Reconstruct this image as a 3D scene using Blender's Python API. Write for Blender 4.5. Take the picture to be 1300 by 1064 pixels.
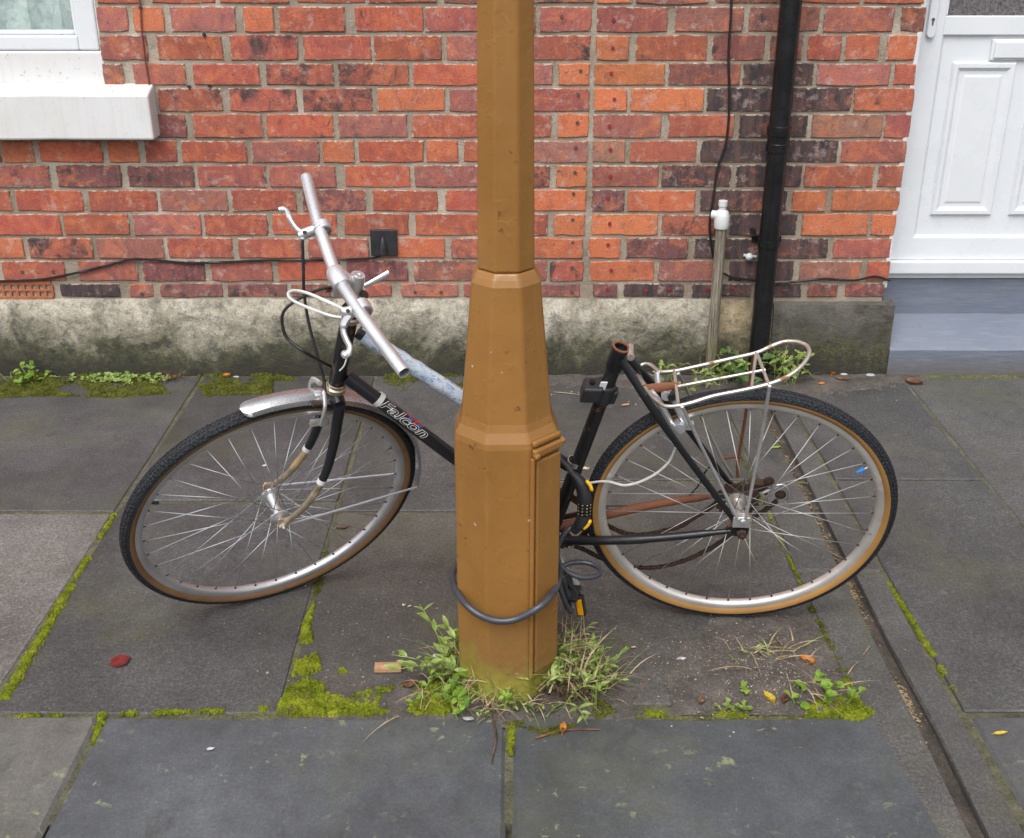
import bpy, bmesh, math, random
import numpy as np
from mathutils import Vector as V, Matrix, Quaternion, noise as mnoise

random.seed(7)
for o in list(bpy.data.objects):
    bpy.data.objects.remove(o)
S = bpy.context.scene
S.render.engine = 'CYCLES'
COL = S.collection

# ------------------------------------------------------------------ camera
FPX, TH, CH = 1430.0, math.radians(23.2), 1.57      # focal length in photo pixels, pitch, height
PX0, PY0 = 650.0, 487.5                             # optical centre of the photo
cam = bpy.data.cameras.new('camera')
cam.sensor_width = 36.0
cam.lens = 36.0 * FPX / 1300.0
cam.shift_y = -(532.0 - PY0) / 1300.0
cam.clip_start = 0.05
cam.clip_end = 500
camo = bpy.data.objects.new('camera', cam)
camo.location = (0, 0, CH)
camo.rotation_euler = (math.pi / 2 - TH, 0, 0)
COL.objects.link(camo)
S.camera = camo

# ------------------------------------------------------------------ sky, sun, exposure (overcast day)
SUN_EL, SUN_AZ = math.radians(58), math.radians(200)
w = bpy.data.worlds.new('World')
S.world = w
w.use_nodes = True
wn = w.node_tree
bg = wn.nodes['Background']
sky = wn.nodes.new('ShaderNodeTexSky')
sky.sky_type = 'NISHITA'
sky.sun_disc = False
sky.sun_elevation = SUN_EL
sky.sun_rotation = SUN_AZ
sky.air_density = 1.2
sky.dust_density = 4.0
hs = wn.nodes.new('ShaderNodeHueSaturation')
hs.inputs['Saturation'].default_value = 0.16
wn.links.new(sky.outputs[0], hs.inputs['Color'])
wn.links.new(hs.outputs[0], bg.inputs[0])
bg.inputs[1].default_value = 0.15
sun = bpy.data.lights.new('sun', 'SUN')
sun.energy = 1.1
sun.angle = math.radians(40)
sun.color = (1.0, 0.97, 0.93)
suno = bpy.data.objects.new('sun', sun)
d = V((math.sin(SUN_AZ) * math.cos(SUN_EL), math.cos(SUN_AZ) * math.cos(SUN_EL), math.sin(SUN_EL)))
suno.rotation_euler = d.to_track_quat('Z', 'Y').to_euler()
suno.location = (0, 0, 6)
COL.objects.link(suno)
S.view_settings.view_transform = 'Standard'
S.view_settings.look = 'None'
S.view_settings.gamma = 1.0
S.view_settings.exposure = 0.55
S.cycles.use_adaptive_sampling = True
S.cycles.adaptive_threshold = 0.02
S.cycles.max_bounces = 6
S.cycles.diffuse_bounces = 3
S.cycles.glossy_bounces = 3
S.cycles.transmission_bounces = 4
S.cycles.caustics_reflective = False
S.cycles.caustics_refractive = False

# ------------------------------------------------------------------ photo pixel -> point in the place
RX = V((1, 0, 0))
FW = V((0, math.cos(TH), -math.sin(TH)))
UPV = V((0, math.sin(TH), math.cos(TH)))
CC = V((0, 0, CH))


def ray(x, y):
    return RX * ((x - PX0) / FPX) - UPV * ((y - PY0) / FPX) + FW


def ground(x, y, z=0.0):
    r = ray(x, y)
    return CC + r * ((z - CH) / r.z)


def onY(x, y, Y):
    r = ray(x, y)
    return CC + r * (Y / r.y)


def onplane(x, y, p0, n):
    r = ray(x, y)
    return CC + r * ((p0 - CC).dot(n) / r.dot(n))


# ------------------------------------------------------------------ mesh helpers
LOC = {}


def wl(o):
    return LOC[o.name]


def put(o, loc, parent=None):
    COL.objects.link(o)
    if parent is not None:
        o.parent = parent
        o.location = V(loc) - wl(parent)
    else:
        o.location = loc
    LOC[o.name] = V(loc)
    return o


def tag(o, label=None, cat=None, group=None, kind=None):
    if label: o['label'] = label
    if cat: o['category'] = cat
    if group: o['group'] = group
    if kind: o['kind'] = kind
    return o


def empty(name, loc, label=None, cat=None, group=None):
    o = bpy.data.objects.new(name, None)
    o.empty_display_size = 0.05
    put(o, loc)
    return tag(o, label, cat, group)


class MB:
    def __init__(s):
        s.v = []; s.f = []; s.m = []; s.uv = {}

    def add(s, vs, fs, mi=0):
        b = len(s.v)
        s.v += [tuple(p) for p in vs]
        s.f += [tuple(i + b for i in f) for f in fs]
        s.m += [mi] * len(fs)
        return b

    def box(s, c, size, ax=None, mi=0):
        c = V(c); hx, hy, hz = [k / 2 for k in size]
        X, Y, Z = ax if ax else (V((1, 0, 0)), V((0, 1, 0)), V((0, 0, 1)))
        vs = [c + X * (sx * hx) + Y * (sy * hy) + Z * (sz * hz) for sz in (-1, 1) for sy in (-1, 1) for sx in (-1, 1)]
        s.add(vs, [(0, 2, 3, 1), (4, 5, 7, 6), (0, 1, 5, 4), (2, 6, 7, 3), (0, 4, 6, 2), (1, 3, 7, 5)], mi)
        return s

    def bx(s, x0, x1, y0, y1, z0, z1, mi=0):
        return s.box(((x0 + x1) / 2, (y0 + y1) / 2, (z0 + z1) / 2), (x1 - x0, y1 - y0, z1 - z0), None, mi)

    def tube(s, path, r, n=8, cap=True, closed=False, mi=0, flat=1.0, ref=None):
        P = [V(p) for p in path]
        k = len(P)
        rs = r if isinstance(r, (list, tuple)) else [r] * k
        T = []
        for i in range(k):
            a = P[(i - 1) % k] if (closed or i > 0) else P[i]
            b = P[(i + 1) % k] if (closed or i < k - 1) else P[i]
            t = (b - a)
            T.append(t.normalized() if t.length > 1e-9 else V((0, 0, 1)))
        u = V(ref) if ref is not None else (V((0, 0, 1)) if abs(T[0].z) < .9 else V((1, 0, 0)))
        u = (u - T[0] * u.dot(T[0])).normalized()
        vs = []
        for i in range(k):
            u = (u - T[i] * u.dot(T[i]))
            u = u.normalized() if u.length > 1e-6 else T[i].orthogonal().normalized()
            b = T[i].cross(u)
            for j in range(n):
                a = 2 * math.pi * j / n
                vs.append(P[i] + u * (math.cos(a) * rs[i]) + b * (math.sin(a) * rs[i] * flat))
        fs = []
        for i in range(k if closed else k - 1):
            i2 = (i + 1) % k
            for j in range(n):
                j2 = (j + 1) % n
                fs.append((i * n + j, i * n + j2, i2 * n + j2, i2 * n + j))
        if cap and not closed:
            fs.append(tuple(range(n - 1, -1, -1)))
            fs.append(tuple(range((k - 1) * n, k * n)))
        s.add(vs, fs, mi)
        return s

    def lathe(s, c, ax, prof, n=48, a0=0.0, a1=None, ref=None, closed=False, mis=None, caps=False):
        """prof = list of (radius, offset along the axis)"""
        c = V(c); ax = V(ax).normalized()
        u = V(ref) if ref is not None else ax.orthogonal()
        u = (u - ax * u.dot(ax)).normalized()
        b = ax.cross(u)
        full = a1 is None
        if full: a1 = a0 + 2 * math.pi
        m = n if full else n + 1
        k = len(prof)
        vs = []
        for i in range(m):
            a = a0 + (a1 - a0) * i / n
            dd = u * math.cos(a) + b * math.sin(a)
            for (r, o) in prof:
                vs.append(c + dd * r + ax * o)
        base = len(s.v)
        s.v += [tuple(p) for p in vs]
        kk = k if closed else k - 1
        for i in range(n):
            i2 = (i + 1) % m
            for j in range(kk):
                j2 = (j + 1) % k
                s.f.append((base + i * k + j, base + i2 * k + j, base + i2 * k + j2, base + i * k + j2))
                s.m.append(mis[j] if mis else 0)
        if caps and not full and closed:
            s.f.append(tuple(base + j for j in range(k))); s.m.append(0)
            s.f.append(tuple(base + (m - 1) * k + j for j in range(k - 1, -1, -1))); s.m.append(0)
        return s

    def disc(s, c, ax, r, thick, n=16, r2=None):
        r2 = r if r2 is None else r2
        return s.lathe(c, ax, [(1e-5, -thick / 2), (r2, -thick / 2), (r, thick / 2), (1e-5, thick / 2)], n)

    def build(s, name, mat, parent=None, smooth=None, loc=None, bevel=None, subsurf=0):
        me = bpy.data.meshes.new(name)
        P = np.array(s.v, dtype=float)
        lo, hi = P.min(0), P.max(0)
        if loc is None:
            loc = V(((lo[0] + hi[0]) / 2, (lo[1] + hi[1]) / 2, (lo[2] + hi[2]) / 2 if parent else lo[2]))
        loc = V(loc)
        P = P - np.array(loc)
        me.from_pydata(P.tolist(), [], s.f)
        mats = mat if isinstance(mat, (list, tuple)) else [mat]
        for m_ in mats: me.materials.append(m_)
        if len(mats) > 1: me.polygons.foreach_set('material_index', s.m)
        if smooth is not None:
            me.polygons.foreach_set('use_smooth', [True] * len(me.polygons))
            me.update()
            me.set_sharp_from_angle(angle=math.radians(smooth))
        me.update()
        o = bpy.data.objects.new(name, me)
        put(o, loc, parent)
        if bevel:
            b = o.modifiers.new('bevel', 'BEVEL'); b.width = bevel; b.segments = 2; b.limit_method = 'ANGLE'
            b.angle_limit = math.radians(25); b.harden_normals = False
        return o


def spline(pts, sub=6):
    """Catmull-Rom through the points"""
    P = [V(p) for p in pts]
    if len(P) < 3: return P
    out = []
    for i in range(len(P) - 1):
        p0 = P[i - 1] if i else P[0] * 2 - P[1]
        p1, p2 = P[i], P[i + 1]
        p3 = P[i + 2] if i + 2 < len(P) else P[-1] * 2 - P[-2]
        for k in range(sub):
            t = k / sub
            out.append(0.5 * ((2 * p1) + (p2 - p0) * t + (2 * p0 - 5 * p1 + 4 * p2 - p3) * t * t + (3 * p1 - p0 - 3 * p2 + p3) * t ** 3))
    out.append(P[-1])
    return out


# ------------------------------------------------------------------ material helpers
class NG:
    def __init__(s, name, rough=0.6, metal=0.0, base=(0.5, 0.5, 0.5), spec=None):
        s.m = bpy.data.materials.new(name)
        s.m.use_nodes = True
        s.nt = s.m.node_tree
        s.b = s.nt.nodes['Principled BSDF']
        s.b.inputs['Roughness'].default_value = rough
        s.b.inputs['Metallic'].default_value = metal
        s.b.inputs['Base Color'].default_value = (*base, 1)
        if spec is not None: s.b.inputs['Specular IOR Level'].default_value = spec
        s._pos = None

    def n(s, t): return s.nt.nodes.new(t)

    def l(s, a, b): s.nt.links.new(a, b)

    def setv(s, sock, v):
        if hasattr(v, 'is_linked') or isinstance(v, bpy.types.NodeSocket): s.l(v, sock)
        elif isinstance(v, (tuple, list)) and len(v) == 3 and sock.type == 'RGBA': sock.default_value = (*v, 1)
        else: sock.default_value = v

    def pos(s):
        if s._pos is None: s._pos = s.n('ShaderNodeNewGeometry').outputs['Position']
        return s._pos

    def scaled(s, vec, sc):
        m = s.n('ShaderNodeMapping'); m.inputs['Scale'].default_value = sc
        s.l(vec, m.inputs['Vector'])
        return m.outputs[0]

    def noise(s, scale, detail=4, rough=0.6, vec=None, w=None, dist=0.0):
        t = s.n('ShaderNodeTexNoise')
        t.noise_dimensions = '4D' if w is not None else '3D'
        s.l(vec if vec is not None else s.pos(), t.inputs['Vector'])
        if w is not None: s.setv(t.inputs['W'], w)
        t.inputs['Scale'].default_value = scale
        t.inputs['Detail'].default_value = detail
        t.inputs['Roughness'].default_value = rough
        t.inputs['Distortion'].default_value = dist
        return t.outputs['Fac']

    def voro(s, scale, feature='F1', out='Distance', vec=None):
        t = s.n('ShaderNodeTexVoronoi'); t.feature = feature
        s.l(vec if vec is not None else s.pos(), t.inputs['Vector'])
        t.inputs['Scale'].default_value = scale
        return t.outputs[out]

    def ramp(s, fac, stops):
        r = s.n('ShaderNodeValToRGB')
        e = r.color_ramp.elements
        while len(e) < len(stops): e.new(0.5)
        for i, (p, c) in enumerate(stops):
            e[i].position = p
            c = (c, c, c) if isinstance(c, (int, float)) else c
            e[i].color = (*c, 1)
        s.l(fac, r.inputs[0])
        return r.outputs[0]

    def mix(s, fac, a, b, mode='MIX'):
        m = s.n('ShaderNodeMix'); m.data_type = 'RGBA'; m.blend_type = mode; m.clamp_result = False
        s.setv(m.inputs[0], fac); s.setv(m.inputs[6], a); s.setv(m.inputs[7], b)
        return m.outputs[2]

    def math(s, op, a, b=0.0, c=0.0):
        m = s.n('ShaderNodeMath'); m.operation = op
        s.setv(m.inputs[0], a); s.setv(m.inputs[1], b)
        if op in ('MULTIPLY_ADD', 'SMOOTH_MIN'): s.setv(m.inputs[2], c)
        return m.outputs[0]

    def rng(s, v, a, b, c=0.0, d=1.0):
        m = s.n('ShaderNodeMapRange'); m.clamp = True
        s.setv(m.inputs[0], v); m.inputs[1].default_value = a; m.inputs[2].default_value = b
        m.inputs[3].default_value = c; m.inputs[4].default_value = d
        return m.outputs[0]

    def sep(s, vec=None):
        t = s.n('ShaderNodeSeparateXYZ'); s.l(vec if vec is not None else s.pos(), t.inputs[0])
        return t.outputs

    def info(s): return s.n('ShaderNodeObjectInfo').outputs

    def bump(s, h, strength=0.5, dist=0.01, prev=None):
        b = s.n('ShaderNodeBump'); b.inputs['Strength'].default_value = strength; b.inputs['Distance'].default_value = dist
        s.l(h, b.inputs['Height'])
        if prev is not None: s.l(prev, b.inputs['Normal'])
        s.l(b.outputs[0], s.b.inputs['Normal'])
        return b.outputs[0]

    def color(s, c): s.setv(s.b.inputs['Base Color'], c)

    def rough(s, c): s.setv(s.b.inputs['Roughness'], c)

    def metal(s, c): s.setv(s.b.inputs['Metallic'], c)


def srgb(r, g, b):
    f = lambda c: c / 12.92 if c <= 0.04045 else ((c + 0.055) / 1.055) ** 2.4
    return (f(r / 255), f(g / 255), f(b / 255))


MT = {}


def mk_brick():
    g = NG('brick', 0.86)
    inf = g.info()
    rnd = g.math('MULTIPLY', inf['Random'], 40.0)
    n1 = g.noise(13, 5, 0.68, w=rnd, dist=1.4)
    n2 = g.noise(15, 5, 0.66, w=g.math('MULTIPLY', inf['Random'], 91.0), dist=0.6)
    c = g.mix(g.rng(n1, 0.50, 0.60, 0, 0.7), inf['Color'], g.mix(0.7, inf['Color'], (0.62, 0.19, 0.075)))
    c = g.mix(g.rng(n1, 0.32, 0.47, 0.8, 0), c, g.mix(0.6, c, (0.15, 0.055, 0.058)))
    th = g.math('MULTIPLY_ADD', inf['Alpha'], 0.34, n2)
    c = g.mix(g.rng(th, 0.63, 0.75, 0, 0.93), c, (0.042, 0.035, 0.040))
    st = g.noise(1.0, 4, 0.6, vec=g.scaled(g.pos(), (60, 10, 9)), w=rnd)
    c = g.mix(g.rng(st, 0.4, 0.7, 0, 0.22), c, (0.50, 0.23, 0.17))
    sm = g.noise(22, 5, 0.75, w=g.math('MULTIPLY', inf['Random'], 23.0))
    c = g.mix(g.rng(sm, 0.55, 0.70, 0, 0.65), c, (0.55, 0.41, 0.36))
    fine = g.noise(170, 3, 0.75)
    c = g.mix(1.0, c, g.ramp(fine, [(0.3, 0.74), (0.7, 1.18)]), 'MULTIPLY')
    pit = g.noise(80, 2, 0.5)
    c = g.mix(g.rng(pit, 0.24, 0.31, 0.6, 0), c, (0.05, 0.025, 0.02))
    # mortar smeared over the arrises: width follows a ragged noise (object index = brick length in mm)
    gen = g.n('ShaderNodeTexCoord').outputs['Generated']
    gx, gy, gz = g.sep(gen)
    ex = g.math('MULTIPLY', g.math('MINIMUM', gx, g.math('SUBTRACT', 1.0, gx)), g.math('MULTIPLY', inf['Object Index'], 0.001))
    ez = g.math('MULTIPLY', g.math('MINIMUM', gz, g.math('SUBTRACT', 1.0, gz)), g.math('MULTIPLY_ADD', g.math('GREATER_THAN', inf['Object Index'], 5000.0), 100.0, 0.073))
    ed = g.math('MINIMUM', ex, ez)
    rag = g.noise(48, 4, 0.7, w=g.math('MULTIPLY', inf['Random'], 57.0))
    lim = g.rng(rag, 0.42, 0.74, -0.001, 0.0105)
    msk = g.rng(g.math('SUBTRACT', lim, ed), -0.0008, 0.0014)
    dk = g.math('MULTIPLY', g.rng(g.math('SUBTRACT', lim, ed), -0.0032, -0.0006), g.math('SUBTRACT', 1.0, msk))
    c = g.mix(g.math('MULTIPLY', dk, 0.35), c, (0.08, 0.04, 0.03))
    mcol = g.mix(fine, (0.30, 0.25, 0.19), (0.58, 0.52, 0.43))
    c = g.mix(g.math('MULTIPLY', msk, 0.85), c, mcol)
    g.color(c)
    h = g.math('ADD', g.math('MULTIPLY', n1, 1.2), g.math('ADD', g.math('MULTIPLY', fine, 1.3), g.math('MULTIPLY', st, 0.7)))
    g.bump(g.math('ADD', h, g.math('MULTIPLY', msk, -0.5)), 0.7, 0.003)
    return g.m


def mk_mortar():
    g = NG('mortar', 0.92)
    n1 = g.noise(9, 6, 0.65); n2 = g.noise(70, 6, 0.75); n3 = g.noise(330, 2, 0.6)
    c = g.ramp(n1, [(0.3, (0.44, 0.37, 0.28)), (0.52, (0.62, 0.54, 0.44)), (0.72, (0.77, 0.71, 0.63))])
    c = g.mix(g.rng(n2, 0.28, 0.42, 0.7, 0), c, (0.16, 0.14, 0.11))
    c = g.mix(g.rng(g.noise(3.0, 4, 0.6), 0.35, 0.62, 0.85, 0.25), c, (0.25, 0.195, 0.14))
    c = g.mix(1.0, c, g.ramp(n3, [(0.25, 0.6), (0.75, 1.22)]), 'MULTIPLY')
    g.color(c)
    g.bump(g.math('ADD', n2, g.math('MULTIPLY', n3, .4)), 0.9, 0.008)
    return g.m


def mk_plinth():
    g = NG('plinth_render', 0.9)
    x, y, z = g.sep()
    inf = g.info()
    n0 = g.noise(2.2, 4, 0.6); n1 = g.noise(11, 6, 0.72, dist=0.5); n2 = g.noise(45, 6, 0.75); n3 = g.noise(190, 4, 0.7)
    n4 = g.noise(6, 6, 0.7, dist=1.0)
    c = g.ramp(n1, [(0.30, (0.18, 0.16, 0.125)), (0.47, (0.42, 0.38, 0.30)), (0.66, (0.64, 0.595, 0.50))])
    c = g.mix(1.0, c, inf['Color'], 'MULTIPLY')
    c = g.mix(g.rng(n2, 0.50, 0.66, 0, 0.75), c, (0.13, 0.125, 0.115))
    c = g.mix(g.rng(n4, 0.60, 0.70, 0, 0.75), c, (0.12, 0.12, 0.11))
    # algae and damp: climbs from the ground in tongues
    hgt = g.math('ADD', z, g.math('MULTIPLY_ADD', n4, -0.34, g.math('MULTIPLY', n0, -0.10)))
    c = g.mix(g.rng(hgt, -0.13, 0.005, 0.9, 0), c, g.mix(g.rng(n2, 0.42, 0.56), (0.115, 0.115, 0.045), (0.04, 0.04, 0.026)))
    c = g.mix(g.rng(hgt, -0.195, -0.095, 0.95, 0), c, g.mix(n2, (0.02, 0.02, 0.014), (0.06, 0.056, 0.04)))
    c = g.mix(1.0, c, g.ramp(n3, [(0.25, 0.62), (0.75, 1.25)]), 'MULTIPLY')
    g.color(c)
    g.bump(g.math('ADD', g.math('MULTIPLY', n1, 1.5), g.math('ADD', n2, g.math('MULTIPLY', n3, .5))), 0.9, 0.008)
    return g.m


def mk_stone(name, rough=0.72, sp=0.9, lich=0.0, bump=0.6):
    g = NG(name, rough)
    inf = g.info()
    rnd = g.math('MULTIPLY', inf['Random'], 30.0)
    n0 = g.noise(2.6, 5, 0.6, w=rnd); n1 = g.noise(18, 6, 0.7); n2 = g.noise(130, 4, 0.8); n3 = g.noise(330, 3, 0.7)
    c = g.mix(1.0, inf['Color'], g.ramp(n0, [(0.3, 0.62), (0.7, 1.26)]), 'MULTIPLY')
    c = g.mix(1.0, c, g.ramp(n1, [(0.3, 0.80), (0.7, 1.15)]), 'MULTIPLY')
    c = g.mix(1.0, c, g.ramp(n2, [(0.30, 1 - 0.48 * sp), (0.5, 0.97), (0.70, 1 + 0.80 * sp)]), 'MULTIPLY')
    c = g.mix(1.0, c, g.ramp(n3, [(0.3, 1 - 0.50 * sp), (0.7, 1 + 0.60 * sp)]), 'MULTIPLY')
    gr = g.noise(3.3, 5, 0.65, w=g.math('ADD', rnd, 5.0))
    c = g.mix(g.rng(gr, 0.50, 0.72, 0, 0.42), c, (0.10, 0.105, 0.045))
    sp_ = g.voro(34)
    keep = g.rng(g.noise(9, 2, 0.5), 0.52, 0.60)
    c = g.mix(g.math('MULTIPLY', g.rng(sp_, 0.045, 0.075, 0.55, 0), keep), c, (0.34, 0.32, 0.25))
    gum = g.voro(7.5)
    c = g.mix(g.math('MULTIPLY', g.rng(gum, 0.055, 0.085, 0.5, 0), g.rng(g.noise(1.7, 2, 0.5), 0.5, 0.56)), c, (0.15, 0.145, 0.135))
    dkst = g.noise(6.5, 5, 0.7, w=g.math('ADD', rnd, 11.0), dist=0.8)
    c = g.mix(g.rng(dkst, 0.58, 0.68, 0, 0.45), c, (0.03, 0.029, 0.028))
    if lich:
        v = g.noise(30, 6, 0.6, dist=0.4)
        msk = g.math('MULTIPLY', g.rng(v, 0.60, 0.66, 0, lich), g.rng(g.noise(5, 2), 0.48, 0.62))
        c = g.mix(msk, c, (0.24, 0.26, 0.15))
    g.color(c)
    g.rough(g.rng(n0, 0.3, 0.7, rough - 0.13, rough + 0.1))
    g.bump(g.math('ADD', g.math('MULTIPLY', n2, 1.0), g.math('ADD', g.math('MULTIPLY', n1, 1.0), g.math('MULTIPLY', n3, .3))), bump, 0.004)
    return g.m


def mk_soil(name, c0, c1, c2):
    g = NG(name, 0.95)
    n1 = g.noise(14, 6, 0.7); n2 = g.noise(160, 5, 0.8)
    c = g.ramp(n1, [(0.32, c0), (0.5, c1), (0.7, c2)])
    c = g.mix(1.0, c, g.ramp(n2, [(0.3, 0.45), (0.7, 1.5)]), 'MULTIPLY')
    g.color(c); g.bump(n2, 1.0, 0.008)
    return g.m


def mk_moss(name, c0, c1, c2):
    g = NG(name, 0.95, spec=0.15)
    n1 = g.noise(22, 5, 0.7); n2 = g.noise(420, 3, 0.7)
    c = g.ramp(n1, [(0.32, c0), (0.5, c1), (0.7, c2)])
    c = g.mix(g.rng(g.noise(34, 4, 0.7), 0.54, 0.66, 0, 0.7), c, (0.12, 0.095, 0.035))
    c = g.mix(1.0, c, g.ramp(n2, [(0.3, 0.45), (0.7, 1.45)]), 'MULTIPLY')
    g.color(c); g.bump(n2, 1.0, 0.004)
    return g.m


def mk_postpaint():
    g = NG('brown_gloss_paint', 0.36)
    x, y, z = g.sep()
    n0 = g.noise(5, 4, 0.6); n1 = g.noise(28, 4, 0.6); n2 = g.noise(110, 4, 0.6)
    drip = g.noise(1.0, 3, 0.5, vec=g.scaled(g.pos(), (70, 70, 5)))
    c = g.ramp(n0, [(0.3, (0.240, 0.111, 0.027)), (0.7, (0.298, 0.143, 0.037))])
    c = g.mix(g.rng(drip, 0.6, 0.75, 0, 0.25), c, (0.34, 0.18, 0.06))
    chip = g.noise(60, 3, 0.5)
    c = g.mix(g.rng(chip, 0.74, 0.76, 0, 1), c, (0.42, 0.40, 0.36))
    c = g.mix(g.rng(g.noise(47, 4, 0.6, dist=0.6), 0.67, 0.71, 0, 0.85), c, (0.10, 0.045, 0.02))
    # algae film low on the base and dirt splashed up from the ground
    n4 = g.noise(11, 6, 0.7)
    c = g.mix(g.rng(g.math('MULTIPLY_ADD', n4, -0.2, z), -0.02, 0.12, 0.6, 0), c, (0.15, 0.085, 0.035))
    alg = g.rng(g.math('MULTIPLY_ADD', n4, -0.30, z), -0.125, -0.03, 0.9, 0)
    c = g.mix(alg, c, g.mix(n1, (0.17, 0.19, 0.02), (0.38, 0.37, 0.07)))
    g.color(c)
    g.rough(g.rng(n1, 0.3, 0.7, 0.24, 0.42))
    blob = g.rng(g.noise(34, 2, 0.5, dist=0.5), 0.60, 0.72)
    h = g.math('ADD', g.math('MULTIPLY', n1, 0.35), g.math('ADD', g.math('MULTIPLY', n2, 0.10), g.math('ADD', g.math('MULTIPLY', drip, 0.12), g.math('MULTIPLY', blob, 0.22))))
    g.bump(h, 0.36, 0.0042)
    return g.m


def mk_white(name, base, rough, dirt=0.4):
    g = NG(name, rough, base=base)
    n0 = g.noise(7, 5, 0.65); n1 = g.noise(60, 6, 0.75); st = g.noise(1.0, 4, 0.6, vec=g.scaled(g.pos(), (40, 40, 4)))
    c = g.mix(g.rng(n0, 0.4, 0.75, 0, dirt * 0.4), base, (0.55, 0.52, 0.45))
    c = g.mix(g.rng(st, 0.5, 0.75, 0, dirt * 0.35), c, (0.5, 0.48, 0.43))
    c = g.mix(g.rng(n1, 0.61, 0.67, 0, dirt * 0.8), c, (0.16, 0.14, 0.12))
    g.color(c)
    g.bump(g.math('ADD', n1, n0), 0.18, 0.003)
    return g.m


def mk_metal(name, base, rough, rust=0.0, metal=1.0, rustcol=((0.16, 0.055, 0.02), (0.33, 0.14, 0.055)), scale=26, rr=0.85):
    g = NG(name, rough, metal, base)
    n0 = g.noise(scale, 6, 0.7, dist=0.4); n1 = g.noise(240, 4, 0.7); n2 = g.noise(9, 3, 0.6)
    c = g.mix(1.0, base, g.ramp(n2, [(0.3, 0.8), (0.7, 1.1)]), 'MULTIPLY')
    msk = g.rng(n0, 0.74 - 0.45 * rust, 0.80 - 0.40 * rust, 0, 1) if rust > 0 else None
    r = g.rng(n1, 0.3, 0.7, rough - 0.06, rough + 0.12)
    if msk is not None:
        c = g.mix(msk, c, g.mix(n1, rustcol[0], rustcol[1]))
        if metal > 0: g.metal(g.math('SUBTRACT', metal, g.math('MULTIPLY', msk, metal)))
        r = g.math('ADD', g.math('MULTIPLY', g.math('SUBTRACT', 1.0, msk), r), g.math('MULTIPLY', msk, rr))
    g.color(c); g.rough(r)
    g.bump(n1, 0.10, 0.0010)
    return g.m


def mk_plain(name, base, rough, bump=0.2, var=0.25, scale=30, metal=0.0):
    g = NG(name, rough, metal, base)
    n0 = g.noise(scale, 5, 0.65); n1 = g.noise(scale * 9, 3, 0.7)
    c = g.mix(1.0, base, g.ramp(n0, [(0.3, 1 - var), (0.7, 1 + var)]), 'MULTIPLY')
    g.color(c); g.rough(g.rng(n0, 0.3, 0.7, max(0.05, rough - 0.08), min(1, rough + 0.1)))
    g.bump(n1, bump, 0.002)
    return g.m


def mk_leaf(name, c0, c1, c2, rough=0.55):
    g = NG(name, rough)
    n0 = g.noise(38, 3, 0.6); n1 = g.noise(300, 3, 0.6)
    c = g.ramp(n0, [(0.32, c0), (0.5, c1), (0.68, c2)])
    c = g.mix(1.0, c, g.ramp(n1, [(0.3, 0.8), (0.7, 1.2)]), 'MULTIPLY')
    g.color(c)
    g.b.inputs['Subsurface Weight'].default_value = 0.0
    # thin leaves let some light through
    tr = g.n('ShaderNodeBsdfTranslucent'); mx = g.n('ShaderNodeMixShader')
    g.l(c, tr.inputs['Color']); mx.inputs[0].default_value = 0.3
    out = g.nt.nodes['Material Output']
    g.l(g.b.outputs[0], mx.inputs[1]); g.l(tr.outputs[0], mx.inputs[2]); g.l(mx.outputs[0], out.inputs['Surface'])
    return g.m


MT['brick'] = mk_brick()
MT['mortar'] = mk_mortar()
MT['plinth'] = mk_plinth()
MT['flag'] = mk_stone('flagstone', 0.62)
MT['kerb'] = mk_stone('kerb_stone', 0.62, 0.35, 0.8, 0.35)
MT['soil'] = mk_soil('joint_soil', (0.07, 0.068, 0.045), (0.13, 0.125, 0.075), (0.21, 0.19, 0.125))
MT['dirt'] = mk_soil('loose_dirt', (0.075, 0.065, 0.058), (0.125, 0.108, 0.097), (0.19, 0.165, 0.147))
MT['wetdirt'] = mk_soil('channel_dirt', (0.05, 0.043, 0.035), (0.095, 0.078, 0.062), (0.16, 0.135, 0.105))
MT['road'] = mk_stone('asphalt', 0.85, 1.0, 0.0, 1.0)
MT['moss'] = mk_moss('bright_moss', (0.07, 0.095, 0.008), (0.18, 0.215, 0.012), (0.31, 0.34, 0.03))
MT['mossd'] = mk_moss('olive_moss', (0.04, 0.045, 0.01), (0.09, 0.10, 0.015), (0.15, 0.16, 0.03))
MT['mossp'] = mk_moss('pale_joint_moss', (0.10, 0.11, 0.035), (0.17, 0.18, 0.06), (0.24, 0.23, 0.11))
MT['post'] = mk_postpaint()
MT['upvc'] = mk_plain('white_upvc', (0.69, 0.715, 0.75), 0.28, 0.03, 0.03, 5)
MT['whitepaint'] = mk_white('white_masonry_paint', (0.68, 0.68, 0.69), 0.5, 0.9)
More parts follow.
